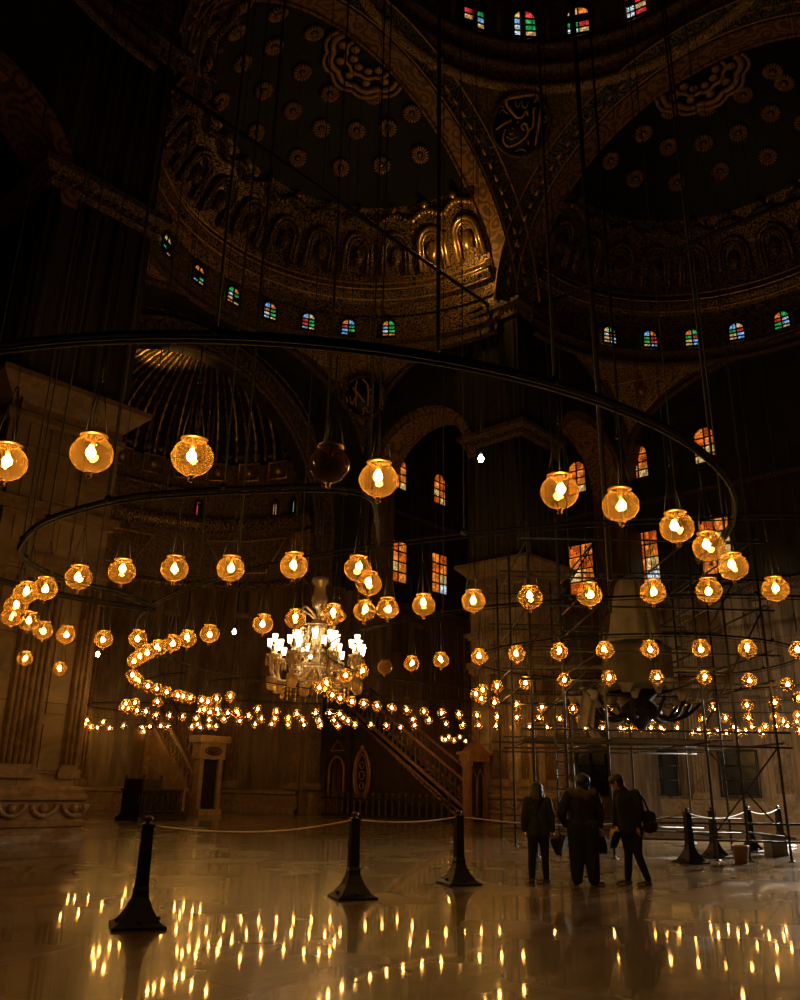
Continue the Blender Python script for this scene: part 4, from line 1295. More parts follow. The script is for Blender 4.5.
def crystal_chandelier():
    loc = (-2.9, 30.2, 4.55)
    t = empty('crystal_chandelier', loc, 0.2, 'tall cut crystal chandelier with lit white shades over the pulpit bay', 'chandelier')
    b = MB()
    b.lathe([(0.02, 4.1), (0.3, 4.05), (0.33, 3.9), (0.2, 3.75), (0.22, 3.5), (0.3, 3.2), (0.24, 2.95), (0.1, 2.85), (0.12, 2.7), (0.05, 2.6)], 12)
    b.obj('vase_crown', M['crystal'], t)
    b = MB()
    b.lathe([(0.05, 2.62), (0.14, 2.5), (0.32, 2.35), (0.36, 2.2), (0.16, 2.05), (0.2, 1.85), (0.12, 1.7), (0.16, 1.5), (0.3, 1.35), (0.14, 1.15), (0.2, 0.95),
             (0.42, 0.8), (0.46, 0.65), (0.2, 0.45), (0.12, 0.25), (0.02, 0.1)], 16)
    b.obj('stem', M['crystal'], t)
    b = MB(); b.tube([(0, 0, 4.1), (0, 0, 26.0 - loc[2])], 0.025, 6); b.obj('hanging_rod', M['cable'], t)
    for k in range(8):
        b = MB(); scroll(2 * PI * k / 8, cat2([(0.1, 2.5), (0.45, 2.75), (0.8, 2.85), (0.98, 2.68), (0.85, 2.52), (0.72, 2.6)]), 0.045, b)
        b.obj('upper_scroll', M['crystal'], t)
    for k in range(8):
        a = 2 * PI * k / 8 + 0.15
        ca, sa_ = math.cos(a), math.sin(a)
        b = MB(); scroll(a, cat2([(0.2, 0.85), (0.5, 0.55), (0.9, 0.25), (1.35, 0.22), (1.62, 0.55), (1.6, 1.0)]), 0.075, b, 0, 7)
        arm = b.obj('arm', M['crystal'], t)
        b = MB()
        b.lathe([(0.03, 0.95), (0.24, 1.08), (0.27, 1.14), (0.1, 1.12), (0.06, 1.3)], 12, (1.58 * ca, 1.58 * sa_, 0))
        for q in range(12):
            w = 2 * PI * q / 12
            px, py = 1.58 * ca + 0.25 * math.cos(w), 1.58 * sa_ + 0.25 * math.sin(w)
            b.lathe([(0.001, 0.72), (0.035, 0.8), (0.02, 0.95), (0.001, 1.1)], 5, (px, py, 0), 0, False)
        b.obj('drip_pan', M['crystal'], arm)
        b = MB()
        b.lathe([(0.001, -0.12), (0.14, -0.08), (0.19, 0.1), (0.2, 0.3), (0.17, 0.36), (0.06, 0.38), (0.05, 0.6)], 10, (1.58 * ca, 1.58 * sa_, 0))
        b.obj('tassel_bowl', M['crystal'], arm)
        for dx, dy, dz in ((0.16, 0.05, 0.0), (-0.14, 0.12, 0.12), (0.02, -0.17, 0.26)):
            b = MB(); cx, cy = 1.58 * ca + dx, 1.58 * sa_ + dy
            b.lathe([(0.06, 1.3 + dz), (0.075, 1.38 + dz), (0.1, 1.56 + dz), (0.09, 1.57 + dz), (0.06, 1.4 + dz), (0.01, 1.34 + dz)], 10, (cx, cy, 0))
            b.obj('glass_shade', M['shade'], arm)
            b = MB(); b.tube([(1.58 * ca, 1.58 * sa_, 1.15), (cx, cy, 1.32 + dz)], 0.025, 5); b.obj('candle_stem', M['crystal'], arm)
    for k in range(6):
        a = 2 * PI * k / 6 + 0.3
        ca, sa_ = math.cos(a), math.sin(a)
        b = MB(); scroll(a, cat2([(0.12, 1.5), (0.4, 1.25), (0.72, 1.3), (0.78, 1.65)]), 0.04, b); arm = b.obj('inner_arm', M['crystal'], t)
        b = MB(); b.lathe([(0.05, 1.7), (0.08, 1.8), (0.12, 2.02), (0.1, 2.02), (0.02, 1.75)], 10, (0.78 * ca, 0.78 * sa_, 0)); b.obj('glass_shade', M['shade'], arm)
    for R_, z, n in ((0.62, 2.25, 14), (0.95, 0.75, 18), (1.2, 0.15, 18)):
        b = MB()
        b.tube([(R_ * math.cos(2 * PI * q / 24), R_ * math.sin(2 * PI * q / 24), z) for q in range(24)], 0.03, 5, True)
        for q in range(n):
            w = 2 * PI * q / n
            for s in range(3):
                b.lathe([(0.001, -0.17), (0.04, -0.07), (0.001, 0.0)], 5, (R_ * math.cos(w), R_ * math.sin(w), z - 0.02 - 0.17 * s), 0, False)
        b.obj('drop_ring', M['crystal'], t)
    for k in range(16):                                    # bead swags from the crown to the arms
        w = 2 * PI * k / 16
        pts, rad = [], []
        for q in range(53):
            s = q / 52
            r_ = 0.3 + 0.75 * s; z = 2.35 - 1.5 * s - 0.5 * math.sin(PI * s) * 0.6
            pts.append((r_ * math.cos(w), r_ * math.sin(w), z)); rad.append((0.03, 0.022, 0.008, 0.022)[q % 4])
        b = MB(); b.tube(pts, rad, 5); b.obj('bead_swag', M['crystal'], t)
    return t


crystal_chandelier()


def wrapped_chandelier():
    t = empty('wrapped_chandelier', (OX + 0.15, OY, 2.75), 0, 'huge central chandelier wrapped in dusty white cloth inside the scaffold', 'chandelier')

    def cloth(prof, wob, n=64, seed=1):
        b = MB(); rnd = random.Random(seed); ph = [rnd.uniform(0, 6.28) for _ in range(6)]

        def fn(i, j):
            k = j * (len(prof) - 1); i0 = min(int(k), len(prof) - 2); s = k - i0
            r = prof[i0][0] * (1 - s) + prof[i0 + 1][0] * s; z = prof[i0][1] * (1 - s) + prof[i0 + 1][1] * s
            a = 2 * PI * i
            f = 1 + wob * (math.sin(9 * a + ph[0] + z) + 0.6 * math.sin(17 * a + ph[1] - 2 * z) + 0.5 * math.sin(5 * a + ph[2]))
            return (r * f * math.cos(a), r * f * math.sin(a), z)
        b.grid(fn, n, 16)
        return b
    cloth([(0.1, 4.1), (0.3, 4.0), (0.42, 3.75), (0.5, 3.3), (0.66, 2.5), (0.7, 2.42), (0.66, 2.3)], 0.05).obj('cloth_hood', M['dust'], t)
    cloth([(0.6, 2.3), (0.84, 2.15), (0.86, 1.6), (0.88, 1.1), (0.8, 1.02)], 0.035, 64, 3).obj('cloth_skirt', M['dustdark'], t)
    b = MB(); b.lathe([(0.12, 1.1), (0.5, 1.0), (0.3, 0.8), (0.5, 0.62), (0.56, 0.45), (0.25, 0.3), (0.1, 0.1), (0.0, 0.05)], 16); b.obj('glass_body', M['wood'], t)
    b = MB(); b.tube([(0, 0, 4.2), (0, 0, 40 - 2.75)], 0.04, 6); b.obj('hanging_rod', M['cable'], t)
    rnd = random.Random(5)
    for k in range(12):
        a = 2 * PI * k / 12 + 0.1
        ca, sa_ = math.cos(a), math.sin(a)
        R_ = 1.35 + 0.2 * (k % 2)
        b = MB(); scroll(a, cat2([(0.3, 0.6), (0.7, 0.35), (1.1, 0.4), (R_, 0.75)]), 0.05, b); arm = b.obj('arm', M['wood'], t)
        b = MB()
        for q in range(3):
            b.lathe([(0.02, 0), (0.07, 0.03), (0.09, 0.12), (0.16, 0.22), (0.15, 0.23), (0.06, 0.1)], 9,
                    (R_ * ca + rnd.uniform(-.16, .16), R_ * sa_ + rnd.uniform(-.16, .16), 0.75 + rnd.uniform(-0.1, 0.2)))
        b.obj('white_shade', M['dust'], arm)
    b = MB()
    for sgn, w0 in ((-1, 0.9), (-1, 0.5)):
        pass
    b.grid(lambda i, j: (-1.55 + 0.4 * i - 0.14 * j, -0.3 + 0.05 * math.sin(9 * i), 0.85 - 0.75 * j + 0.08 * math.sin(7 * i + 3 * j)), 10, 10)
    b.grid(lambda i, j: (-1.5 + 0.3 * i + 0.2 * j, -0.34 + 0.05 * math.sin(8 * i + 2), 0.1 - 0.35 * j - 0.12 * i), 8, 6)
    b.obj('hanging_rag', M['dust'], t)
    return t


wrapped_chandelier()


# ================================================================== SCAFFOLD
def scaffold():
    t = empty('scaffold', (OX, OY, 0), 0, 'tubular steel scaffold tower standing round the wrapped chandelier', 'scaffold')
    xs = [-3.08, -2.36, -1.44, 0.73, 1.42, 2.3]
    ys = [-2.87, 0.4, 3.2]
    H = 7.4
    rnd = random.Random(11)
    for j, y in enumerate(ys):
        for i, x in enumerate(xs):
            if j == 1 and i in (1, 2, 3, 4): continue
            if j > 0 and i in (1, 4): continue
            h = H + rnd.uniform(-0.5, 0.6) if i != 2 else H
            b = MB(); b.tube([(x, y, 0.03), (x, y, h)], 0.03, 8); b.lathe([(0.08, 0), (0.08, 0.015), (0.03, 0.02), (0.028, 0.1)], 10, (x, y, 0))
            b.obj('standard', M['steel'], t)
    for z in (0.42, 0.72, 2.35, 2.62, 3.7, 4.35, 5.4, 6.05, 7.0):
        for j, y in enumerate(ys):
            if z in (0.72, 4.35) and j == 2: continue
            b = MB(); b.tube([(xs[0] - 0.25, y - 0.04, z), (xs[-1] + 0.3, y - 0.04, z + rnd.uniform(-0.04, 0.04))], 0.025, 6); b.obj('ledger', M['steel'], t)
        if z not in (0.72, 2.62):
            for x in (xs[0], xs[2], xs[3], xs[5]):
                b = MB(); b.tube([(x + 0.04, ys[0] - 0.2, z + 0.05), (x + 0.04, ys[-1] + 0.2, z + 0.05)], 0.025, 6); b.obj('transom', M['steel'], t)
    for (x0, z0, x1, z1, y) in ((xs[0], 2.7, xs[2], 4.3, ys[0]), (xs[3], 0.5, xs[5], 2.3, ys[0]), (xs[5], 0.5, xs[3], 2.3, ys[0] + 0.06), (xs[3], 2.7, xs[5], 5.3, ys[0]),
                                (xs[2], 4.4, xs[3], 7.0, ys[2]), (xs[0], 4.4, xs[2], 7.0, ys[0]), (xs[3], 4.4, xs[5], 6.9, ys[0])):
        b = MB(); b.tube([(x0, y + 0.05, z0), (x1, y + 0.05, z1)], 0.02, 6); b.obj('brace', M['steel'], t)
    for k in range(3):                                     # boards of the working deck
        b = MB(); b.box((xs[0] - 0.2, ys[0] + 0.1 + 0.3 * k, 2.41), (xs[3] + 0.3, ys[0] + 0.36 + 0.3 * k, 2.455)); b.obj('deck_board', M['plank'], t)
    for k in range(2):
        b = MB(); b.box((xs[2] - 1, ys[1] + 0.3 * k - 0.3, 4.42), (xs[5] + 0.3, ys[1] + 0.26 + 0.3 * k - 0.3, 4.465)); b.obj('deck_board', M['plank'], t)
    # ladder
    b = MB()
    for x in (-2.62, -2.25):
        b.tube([(x, -3.05, 0.04), (x, -2.98, 2.9)], 0.02, 6)
    for k in range(10):
        b.tube([(-2.62, -3.045 + 0.006 * k, 0.25 + 0.28 * k), (-2.25, -3.045 + 0.006 * k, 0.25 + 0.28 * k)], 0.015, 6)
    b.obj('ladder', M['steel'], t)
    for k in range(5):
        b = MB(); b.tube([(xs[0], ys[0] + 0.03, 2.7 + 0.5 * k), (xs[0] + 0.72, ys[0] + 0.03, 2.7 + 0.5 * k)], 0.016, 6); b.obj('rung', M['steel'], t)
    return t


scaffold()


# ================================================================== PULPITS
def minbar():
    """local: x = across (a), y = towards the wall (b), z up; front portal at y = 0"""
    a0, b0 = 8.0, 11.6
    t = empty('pulpit_stair', W(a0, b0, 0), PSI, 'tall dark gilded pulpit stair rising leftward from its arched door', 'pulpit')
    wd = 1.25
    # portal
    b = MB()
    for x in (0.0, wd - 0.16):
        b.box((x, -0.05, 0), (x + 0.16, 0.3, 2.35)); b.box((x - 0.04, -0.09, 0), (x + 0.2, 0.34, 0.25)); b.box((x - 0.04, -0.09, 2.15), (x + 0.2, 0.34, 2.35))
    b.box((-0.1, -0.14, 2.35), (wd + 0.1, 0.4, 2.6)); b.box((-0.2, -0.22, 2.6), (wd + 0.2, 0.46, 2.72))
    b.prism([(-0.1, 2.72), (wd + 0.1, 2.72), (wd / 2, 3.15)], -0.05, 0.3)
    b.ball((wd / 2, 0.12, 3.25), 0.11, 8)
    b.obj('portal', M['redwood'], t)
    b = MB()
    b.box((0.16, 0.05, 0.02), (wd - 0.16, 0.12, 2.3))
    d = b.obj('door', M['wood'], t)
    for x0 in (0.2, 0.66):
        b = MB()
        b.tube([(x0, 0.03, 0.2), (x0, 0.03, 1.7), (x0 + 0.19, 0.03, 2.05), (x0 + 0.38, 0.03, 1.7), (x0 + 0.38, 0.03, 0.2)], 0.025, 6, True)
        b.obj('door_panel', M['redwood'], d)
    b = MB()                                               # solid flight with steps
    L_, Hh = 6.9, 4.4
    poly = [(0.3, 0), (L_, 0), (L_, Hh)]
    n = 20
    for k in range(n):
        y1 = L_ - (L_ - 0.3) * k / n; y0 = L_ - (L_ - 0.3) * (k + 1) / n
        z = Hh - Hh * k / n
        if k: poly.append((y1, z))
        poly.append((y0, z)) if k < n - 1 else None
    Mx = Matrix(((0, 1, 0, 0), (1, 0, 0, 0), (0, 0, 1, 0), (0, 0, 0, 1)))
    b.prism(poly, 0.12, wd - 0.12, 0, Mx)
    b.obj('flight', M['wood'], t)
    for x, nm in ((0.06, 'near'), (wd - 0.06, 'far')):
        s = 1 if x > wd / 2 else -1
        b = MB()
        A, B_ = Vector((x, 0.3, 0.55)), Vector((x, L_, Hh + 0.3))
        b.tube([A, B_], 0.09, 8)
        b.tube([A + Vector((0, 0, -0.32)), B_ + Vector((0, 0, -0.32))], 0.05, 6)
        b.obj('stringer', M['redwood'], t)
        b = MB()
        A, B_ = Vector((x, 0.2, 1.55)), Vector((x, L_, Hh + 1.35)); b.tube([A, B_], 0.075, 8)
        b.obj('handrail', M['redwood'], t)
        b = MB()
        for k in range(24):
            q = (k + 0.5) / 24
            y = 0.3 + (L_ - 0.3) * q
            z0 = 0.55 + (Hh - 0.25) * q; z1 = 1.5 + (Hh - 0.2) * q
            b.lathe([(0.03, 0), (0.045, 0.2), (0.025, 0.35), (0.05, 0.55), (0.03, 0.75), (0.03, z1 - z0)], 6, (x, y, z0))
        b.obj('balusters', M['bronze'], t)
    b = MB()                                               # carved side: mandorla and rows of studs
    cx, cz = 6.15, 1.75
    for r0, r1, w in ((0.5, 1.12, 0.07), (0.36, 0.92, 0.035)):
        pts = []
        for i in range(40):
            a = 2 * PI * i / 40
            pts.append((0.04, cx + r0 * math.cos(a) * abs(math.cos(a)) ** 0.2, cz + r1 * math.sin(a)))
        b.tube(pts, w, 6, True)
    for z, r in ((1.3, 0.14), (1.75, 0.18), (2.2, 0.14)):
        b.tube([(0.04, cx + r * math.cos(2 * PI * i / 16), cz - 1.75 + z + r * math.sin(2 * PI * i / 16)) for i in range(16)], 0.03, 5, True)
    b.ball((0.04, cx, cz + 1.2), 0.12, 8)
    b.obj('oval_ornament', M['redwood'], t)
    b = MB()
    pts, rad = [], []
    for i in range(105):
        q = (i + 0.5) / 105
        pts.append((0.08, 0.5 + (L_ - 0.6) * q, 0.1 + (Hh - 0.15) * q)); rad.append((0.02, 0.05, 0.065, 0.05)[i % 4])
    b.tube(pts, rad, 6)
    b.obj('beaded_moulding', M['redwood'], t)
    # passage tower under the speaker's platform
    b = MB()
    y0, y1 = L_, L_ + 1.7
    for x in (0.0, wd - 0.15):
        b.box((x, y0, 0), (x + 0.15, y0 + 0.35, Hh)); b.box((x, y1 - 0.35, 0), (x + 0.15, y1, Hh))
        b.box((x, y0 + 0.35, 2.55), (x + 0.15, y1 - 0.35, Hh))
    b.box((-0.1, y0 - 0.05, Hh), (wd + 0.1, y1 + 0.1, Hh + 0.16))
    b.box((0, y1 - 0.1, Hh), (wd, y1, Hh + 1.1)); b.box((0, y0 + .1, Hh), (0.1, y1, Hh + 1.1)); b.box((wd - 0.1, y0 + .1, Hh), (wd, y1, Hh + 1.1))
    b.obj('platform', M['wood'], t)
    b = MB()
    ym = (y0 + y1) / 2
    b.tube([(-0.03, ym - 0.5, 0.1), (-0.03, ym - 0.5, 1.9)] + [(-0.03, ym - 0.5 * math.cos(PI * i / 12), 1.9 + 0.65 * math.sin(PI * i / 12)) for i in range(1, 12)] + [(-0.03, ym + 0.5, 1.9), (-0.03, ym + 0.5, 0.1)], 0.06, 6)
    b.tube([(-0.03, ym - 0.45, 2.85), (-0.03, ym, 3.3), (-0.03, ym + 0.45, 2.85)], 0.04, 6, True)
    b.obj('passage_arch', M['redwood'], t)
    return t


minbar()


def fence():
    t = empty('railing', W(7.25, 11.9, 0), PSI, 'low dark wooden railing with ball finials before the pulpit stair', 'railing')
    b = MB(); b.box((0, 0, 0), (0.1, 7.6, 0.12)); b.box((-0.01, 0, 0.72), (0.11, 7.6, 0.82)); b.obj('rail', M['wood'], t)
    for k in range(20):
        b = MB(); y = 0.15 + 7.3 * k / 19
        b.lathe([(0.05, 0.1), (0.065, 0.25), (0.035, 0.42), (0.06, 0.6), (0.05, 0.8), (0.03, 0.86), (0.075, 0.94), (0.06, 1.0), (0.001, 1.05)], 8, (0.05, y, 0)); b.obj('baluster', M['bronze'], t)
    return t


fence()


def small_minbar():
    a0, b0 = 2.1, 21.9
    t = empty('small_pulpit_stair', W(a0, b0, 0), PSI, 'smaller pale alabaster pulpit stair beside the niche, with a canopied doorway', 'pulpit')
    wd = 1.2
    b = MB()
    for x in (0.0, wd - 0.2):
        b.box((x, -0.05, 0.3), (x + 0.2, 0.4, 2.3)); b.box((x - 0.03, -0.08, 0.0), (x + 0.23, 0.43, 0.3))
    b.box((-0.08, -0.12, 2.3), (wd + 0.08, 0.48, 3.0)); b.box((-0.22, -0.26, 3.0), (wd + 0.22, 0.6, 3.3))
    p = b.obj('portal', M['carved'], t)
    b = MB(); b.tube([(wd / 2 + 0.42 * math.cos(2 * PI * i / 24), -0.13, 2.65 + 0.16 * math.sin(2 * PI * i / 24)) for i in range(24)], 0.04, 6, True); b.ball((wd / 2, -0.1, 2.65), 0.3, 12, 0, (1.2, .2, .4)); b.obj('cartouche', M['bronze'], p)
    b = MB(); b.box((0.2, 0.1, 0.25), (wd - 0.2, 0.16, 2.3)); b.obj('door', M['black'], t)
    b = MB(); b.box((0.0, -0.25, 0), (wd, 0.1, 0.22)); b.obj('step', M['carved'], t)
    L_, Hh = 4.3, 3.9
    Mx = Matrix(((0, 1, 0, 0), (1, 0, 0, 0), (0, 0, 1, 0), (0, 0, 0, 1)))
    b = MB(); poly = [(0.3, 0), (L_, 0), (L_, Hh)]
    n = 14
    for k in range(n):
        y1 = L_ - (L_ - 0.3) * k / n; y0 = L_ - (L_ - 0.3) * (k + 1) / n; z = Hh - Hh * k / n
        if k: poly.append((y1, z))
        if k < n - 1: poly.append((y0, z))
    b.prism(poly, 0.2, wd - 0.2, 0, Mx); b.obj('flight', M['carved'], t)
    for x in (0.1, wd - 0.1):
        b = MB()
        b.prism([(0.3, 0.55), (L_, Hh + 0.25), (L_, Hh - 0.05), (0.3, 0.2)], x - 0.1, x + 0.1, 0, Mx)
        b.tube([(x, 0.3, 1.45), (x, L_, Hh + 1.15)], 0.085, 8)
        b.obj('parapet', M['carved'], t)
        b = MB()
        for k in range(11):
            q = (k + 0.5) / 11; y = 0.3 + (L_ - 0.3) * q; z0 = 0.5 + (Hh - 0.3) * q
            b.tube([(x, y + 0.17 * math.cos(2 * PI * i / 12), z0 + 0.45 + 0.3 * math.sin(2 * PI * i / 12)) for i in range(12)], 0.04, 5, True)
        b.obj('pierced_panel', M['carved'], t)
    b = MB(); b.box((0, L_, 0), (0.25, L_ + 0.3, Hh + 1.1)); b.box((wd - 0.25, L_, 0), (wd, L_ + 0.3, Hh + 1.1)); b.box((0, L_, Hh - 0.2), (wd, L_ + 1.2, Hh)); b.obj('tower', M['carved'], t)
    b = MB(); b.box((-0.35, 0.4, 0), (-0.2, L_ + 0.4, 0.14)); b.box((-0.38, 0.4, 0.95), (-0.17, L_ + 0.4, 1.08))
    for k in range(14):
        b.box((-0.33, 0.5 + k * 0.31, 0.14), (-0.22, 0.66 + k * 0.31, 0.95))
    b.obj('balustrade', M['carved'], t)
    return t


small_minbar()


def lectern():
    t = empty('reader_chair', W(-3.2, 17.6, 0), PSI, 'dark carved wooden reader seat standing near the left pier', 'seat')
    b = MB(); b.box((-0.12, -0.12, 0), (1.72, 1.42, 0.12)); b.box((-0.05, -0.05, 0.12), (1.65, 1.35, 0.2)); b.obj('base', M['wood'], t)
    b = MB(); b.box((0, 0, 0.2), (1.6, 1.3, 1.0)); b.box((-0.06, -0.06, 1.0), (1.66, 1.36, 1.07)); b.obj('body', M['wood'], t)
    for k in range(2):
        b = MB(); F = (lambda x, z: (0.1 + x, -0.03, z)) if k == 0 else (lambda x, z: (-0.03, 0.1 + x * 0.78, z))
        for x0 in (0.0, 0.48, 0.96):
            b.tube([F(x0, 0.3), F(x0, 0.9), F(x0 + 0.42, 0.9), F(x0 + 0.42, 0.3)], 0.03, 6, True)
            b.tube([F(x0 + 0.21, 0.4), F(x0 + 0.09, 0.6), F(x0 + 0.21, 0.8), F(x0 + 0.33, 0.6)], 0.018, 5, True)
        b.obj('carved_panel', M['wood'], t)
    b = MB(); b.box((0.05, 0.05, 1.07), (0.13, 1.25, 1.42)); b.box((0.05, 1.17, 1.07), (1.5, 1.25, 1.42)); b.obj('back_rail', M['wood'], t)
    for x, y in ((0.06, 0.06), (0.06, 1.24), (1.54, 1.24)):
        b = MB(); b.lathe([(0.06, 1.07), (0.06, 1.42), (0.03, 1.45), (0.065, 1.51), (0.001, 1.58)], 8, (x, y, 0)); b.obj('post', M['wood'], t)
    b = MB(); b.box((1.6, 0.3, 0), (1.9, 1.0, 0.6)); b.box((1.9, 0.3, 0), (2.2, 1.0, 0.3)); b.obj('step', M['wood'], t)
    return t


lectern()


# ================================================================== STANCHIONS, ROPES, BUCKETS
SP = [(-2.57, 9.34, 'black stanchion standing nearest the camera, far left'), (-0.52, 11.87, 'black stanchion left of the three people, second from the left'),
      (1.0, 13.71, 'black stanchion nearest on the left of the three people'), (6.06, 18.32, 'black stanchion just right of the walking person'),
      (7.14, 19.9, 'black stanchion just left of the rust brown bucket'), (8.76, 21.9, 'black stanchion beside the grey box under the scaffold'),
      (10.55, 24.3, 'black stanchion at the right edge near the white light')]
HT = 1.24
first = None
TOP = []
for (x, y, lab) in SP:
    if first is None:
        t = empty('stanchion', (0, 0, 0), 0, lab, 'stanchion', 'black rope stanchions')
        b = MB(); sq_loft(b, [(0.265, 0.0), (0.265, 0.03), (0.2, 0.07), (0.125, 0.2), (0.08, 0.33), (0.072, 0.4)])
        for k in range(4):
            F = face_map(k, 0.0)
            b.ball(F(0.0, 0.2, 0.08), 0.03, 8)
        b.obj('base', M['black'], t)
        b = MB(); sq_loft(b, [(0.07, 0.36), (0.082, 0.4), (0.066, 0.44), (0.056, 1.12), (0.068, 1.13), (0.068, 1.15), (0.03, 1.165)]); b.obj('post', M['black'], t)
        b = MB(); b.lathe([(0.03, 1.16), (0.024, 1.175), (0.045, 1.195), (0.05, 1.215), (0.035, 1.24), (0.001, 1.25)], 12); b.obj('knob', M['bronze'], t)
        b = MB(); b.tube([(0.05 * math.cos(2 * PI * i / 12), 0.0, 1.1 + 0.03 * math.sin(2 * PI * i / 12)) for i in range(12)], 0.008, 5, True); b.obj('hook', M['brass'], t)
        first = t
    else:
        t = copy_tree(first); t['label'] = lab
    t.location = (x, y, 0); t.rotation_euler = (0, 0, math.radians(20)); t.scale = (1, 1, 0.84)
    TOP.append(Vector((x, y, 0.945)))
for i, (p, q, sag, lab) in enumerate(((TOP[0], TOP[1], 0.1, 'slack barrier rope between the nearest and the second stanchion'), (TOP[1], TOP[2], 0.05, 'barrier rope across the front of the pulpit railing'),
                                      (TOP[2], TOP[3], 0.17, 'barrier rope passing behind the three people'), (TOP[3], TOP[5], 0.14, 'barrier rope in front of the dark ground window'),
                                      (TOP[5], TOP[6], 0.1, 'barrier rope nearest the right edge'))):
    b = MB(); n = 28
    d = (q - p).normalized()
    p = p + d * 0.07; q = q - d * 0.07
    m = p
    pts = [p + (q - p) * (k / n) - Vector((0, 0, sag * 4 * (k / n) * (1 - k / n))) - m for k in range(n + 1)]
    b.tube(pts, 0.013, 6)
    o = b.obj('barrier_rope', M['rope'], None, m); tag(o, lab, 'rope', 'barrier ropes')


def bucket(x, y, r0, r1, h, mat, label):
    t = empty('bucket', (x, y, 0), 0.3, label, 'bucket', 'buckets by the scaffold')
    b = MB(); b.lathe([(0.001, 0.012), (r0 - 0.012, 0.012), (r1 - 0.012, h - 0.01), (r1 + 0.012, h), (r1 + 0.012, h - 0.03), (r1, h - 0.035), (r0, 0.0), (0.001, 0.0)], 24); b.obj('body', mat, t)
    b = MB(); b.tube([(-(r1 + 0.01), 0, h - 0.03)] + [(-(r1 + 0.01) * math.cos(PI * i / 12), -0.6 * r1 * math.sin(PI * i / 12) - 0.01, h - 0.03 - 0.3 * r1 * math.sin(PI * i / 12)) for i in range(1, 12)] + [((r1 + 0.01), 0, h - 0.03)], 0.006, 5); b.obj('handle', M['steel'], t)


bucket(7.16, 18.5, 0.13, 0.16, 0.34, M['bucket'], 'rust brown bucket standing right of two stanchion bases')
b = MB()
b.box((-0.2, -0.16, 0.02), (0.2, 0.16, 0.42)); b.box((-0.22, -0.18, 0.38), (0.22, 0.18, 0.43)); b.box((-0.21, -0.17, 0.0), (0.21, 0.17, 0.03))
o = b.obj('tool_box', M['greybox'], None, (8.92, 20.9, 0), 0.2); tag(o, 'grey plastic box on the floor by the scaffold foot', 'box')


# ================================================================== PEOPLE
def cap(b, p0, r0, p1, r1, n=12, sq=None):
    """closed tapered capsule"""
    p0, p1 = Vector(p0), Vector(p1)
    d = (p1 - p0); L_ = max(d.length, 1e-4); d = d / L_
    pts, rad = [], []
    for i in range(5):
        t = PI / 2 * i / 4
        pts.append(p0 - d * r0 * math.cos(t)); rad.append(max(0.0015, r0 * math.sin(t)))
    for i in range(5):
        t = PI / 2 * i / 4
        pts.append(p1 + d * r1 * math.sin(t)); rad.append(max(0.0015, r1 * math.cos(t)))
    b.tube(pts, rad, n)


def chain(b, seq, n=12):
    for (p, r), (q, s) in zip(seq[:-1], seq[1:]):
        cap(b, p, r, q, s, n)


def solid(b, name, mat, parent, voxel, smooth=4):
    """fuse overlapping closed pieces into one continuous skin"""
    o = b.obj(name, mat)
    m = o.modifiers.new('r', 'REMESH'); m.mode = 'VOXEL'; m.voxel_size = voxel; m.use_smooth_shade = True
    s = o.modifiers.new('s', 'SMOOTH'); s.iterations = smooth; s.factor = 0.5
    dg = bpy.context.evaluated_depsgraph_get()
    me = bpy.data.meshes.new_from_object(o.evaluated_get(dg))
    me.name = name
    bpy.data.objects.remove(o)
    o = bpy.data.objects.new(name, me); COL.objects.link(o); o.parent = parent
    if not me.materials: me.materials.append(mat)
    return o


def hand(b, wrist, d, side, curl=0.6):
    """relaxed hand hanging along d; thumb to -side"""
    w = Vector(wrist); d = Vector(d).normalized()
    x = Vector(side).normalized(); x = (x - d * x.dot(d)).normalized(); nrm = d.cross(x)
    chain(b, [(w, 0.026), (w + d * 0.045, 0.03), (w + d * 0.075, 0.028)])
    for q in (-0.026, 0.026):
        cap(b, w + d * 0.03 + x * q * 0.7, 0.02, w + d * 0.085 + x * q, 0.016, 10)
    for k, (off, ln) in enumerate(((-0.03, 0.07), (-0.01, 0.08), (0.011, 0.074), (0.031, 0.058))):
        p = w + d * 0.088 + x * off
        q = p + (d * 0.85 + nrm * curl * 0.4).normalized() * ln * 0.5
        r = q + (d * 0.55 + nrm * curl * 1.1).normalized() * ln * 0.5
        chain(b, [(p, 0.0105), (q, 0.0095), (r, 0.008)], 8)
    p = w + d * 0.03 - x * 0.028
    q = p + (d * 0.7 - x * 0.6 + nrm * 0.3).normalized() * 0.035
    r = q + (d * 0.9 + nrm * 0.4).normalized() * 0.03
    chain(b, [(p, 0.014), (q, 0.0115), (r, 0.009)], 8)


def head(b, c, fwd, r=0.098, up=(0, 0, 1)):
    c = Vector(c); f = Vector(fwd).normalized(); u = Vector(up).normalized(); f = (f - u * f.dot(u)).normalized(); s = f.cross(u)
    cap(b, c + u * 0.035 - f * 0.012, r * 0.98, c + u * 0.03 + f * 0.02, r * 0.9, 16)
    cap(b, c - u * 0.03 + f * 0.035, r * 0.66, c - u * 0.075 + f * 0.05, r * 0.42, 14)      # jaw and chin
    cap(b, c + u * 0.012 + f * 0.098, 0.012, c - u * 0.022 + f * 0.115, 0.016, 8)            # nose
    for k in (-1, 1):
        cap(b, c + u * 0.03 + f * 0.075 + s * 0.033 * k, 0.018, c + u * 0.03 + f * 0.08 + s * 0.04 * k, 0.016, 8)   # brow and eye
        cap(b, c + s * 0.088 * k + u * 0.022 - f * 0.002, 0.016, c + s * 0.09 * k - u * 0.02, 0.011, 8)             # ear
        cap(b, c - u * 0.05 + f * 0.088 + s * 0.012 * k, 0.01, c - u * 0.05 + f * 0.084 - s * 0.012 * k, 0.01, 8)   # lips
    return c, f, u, s


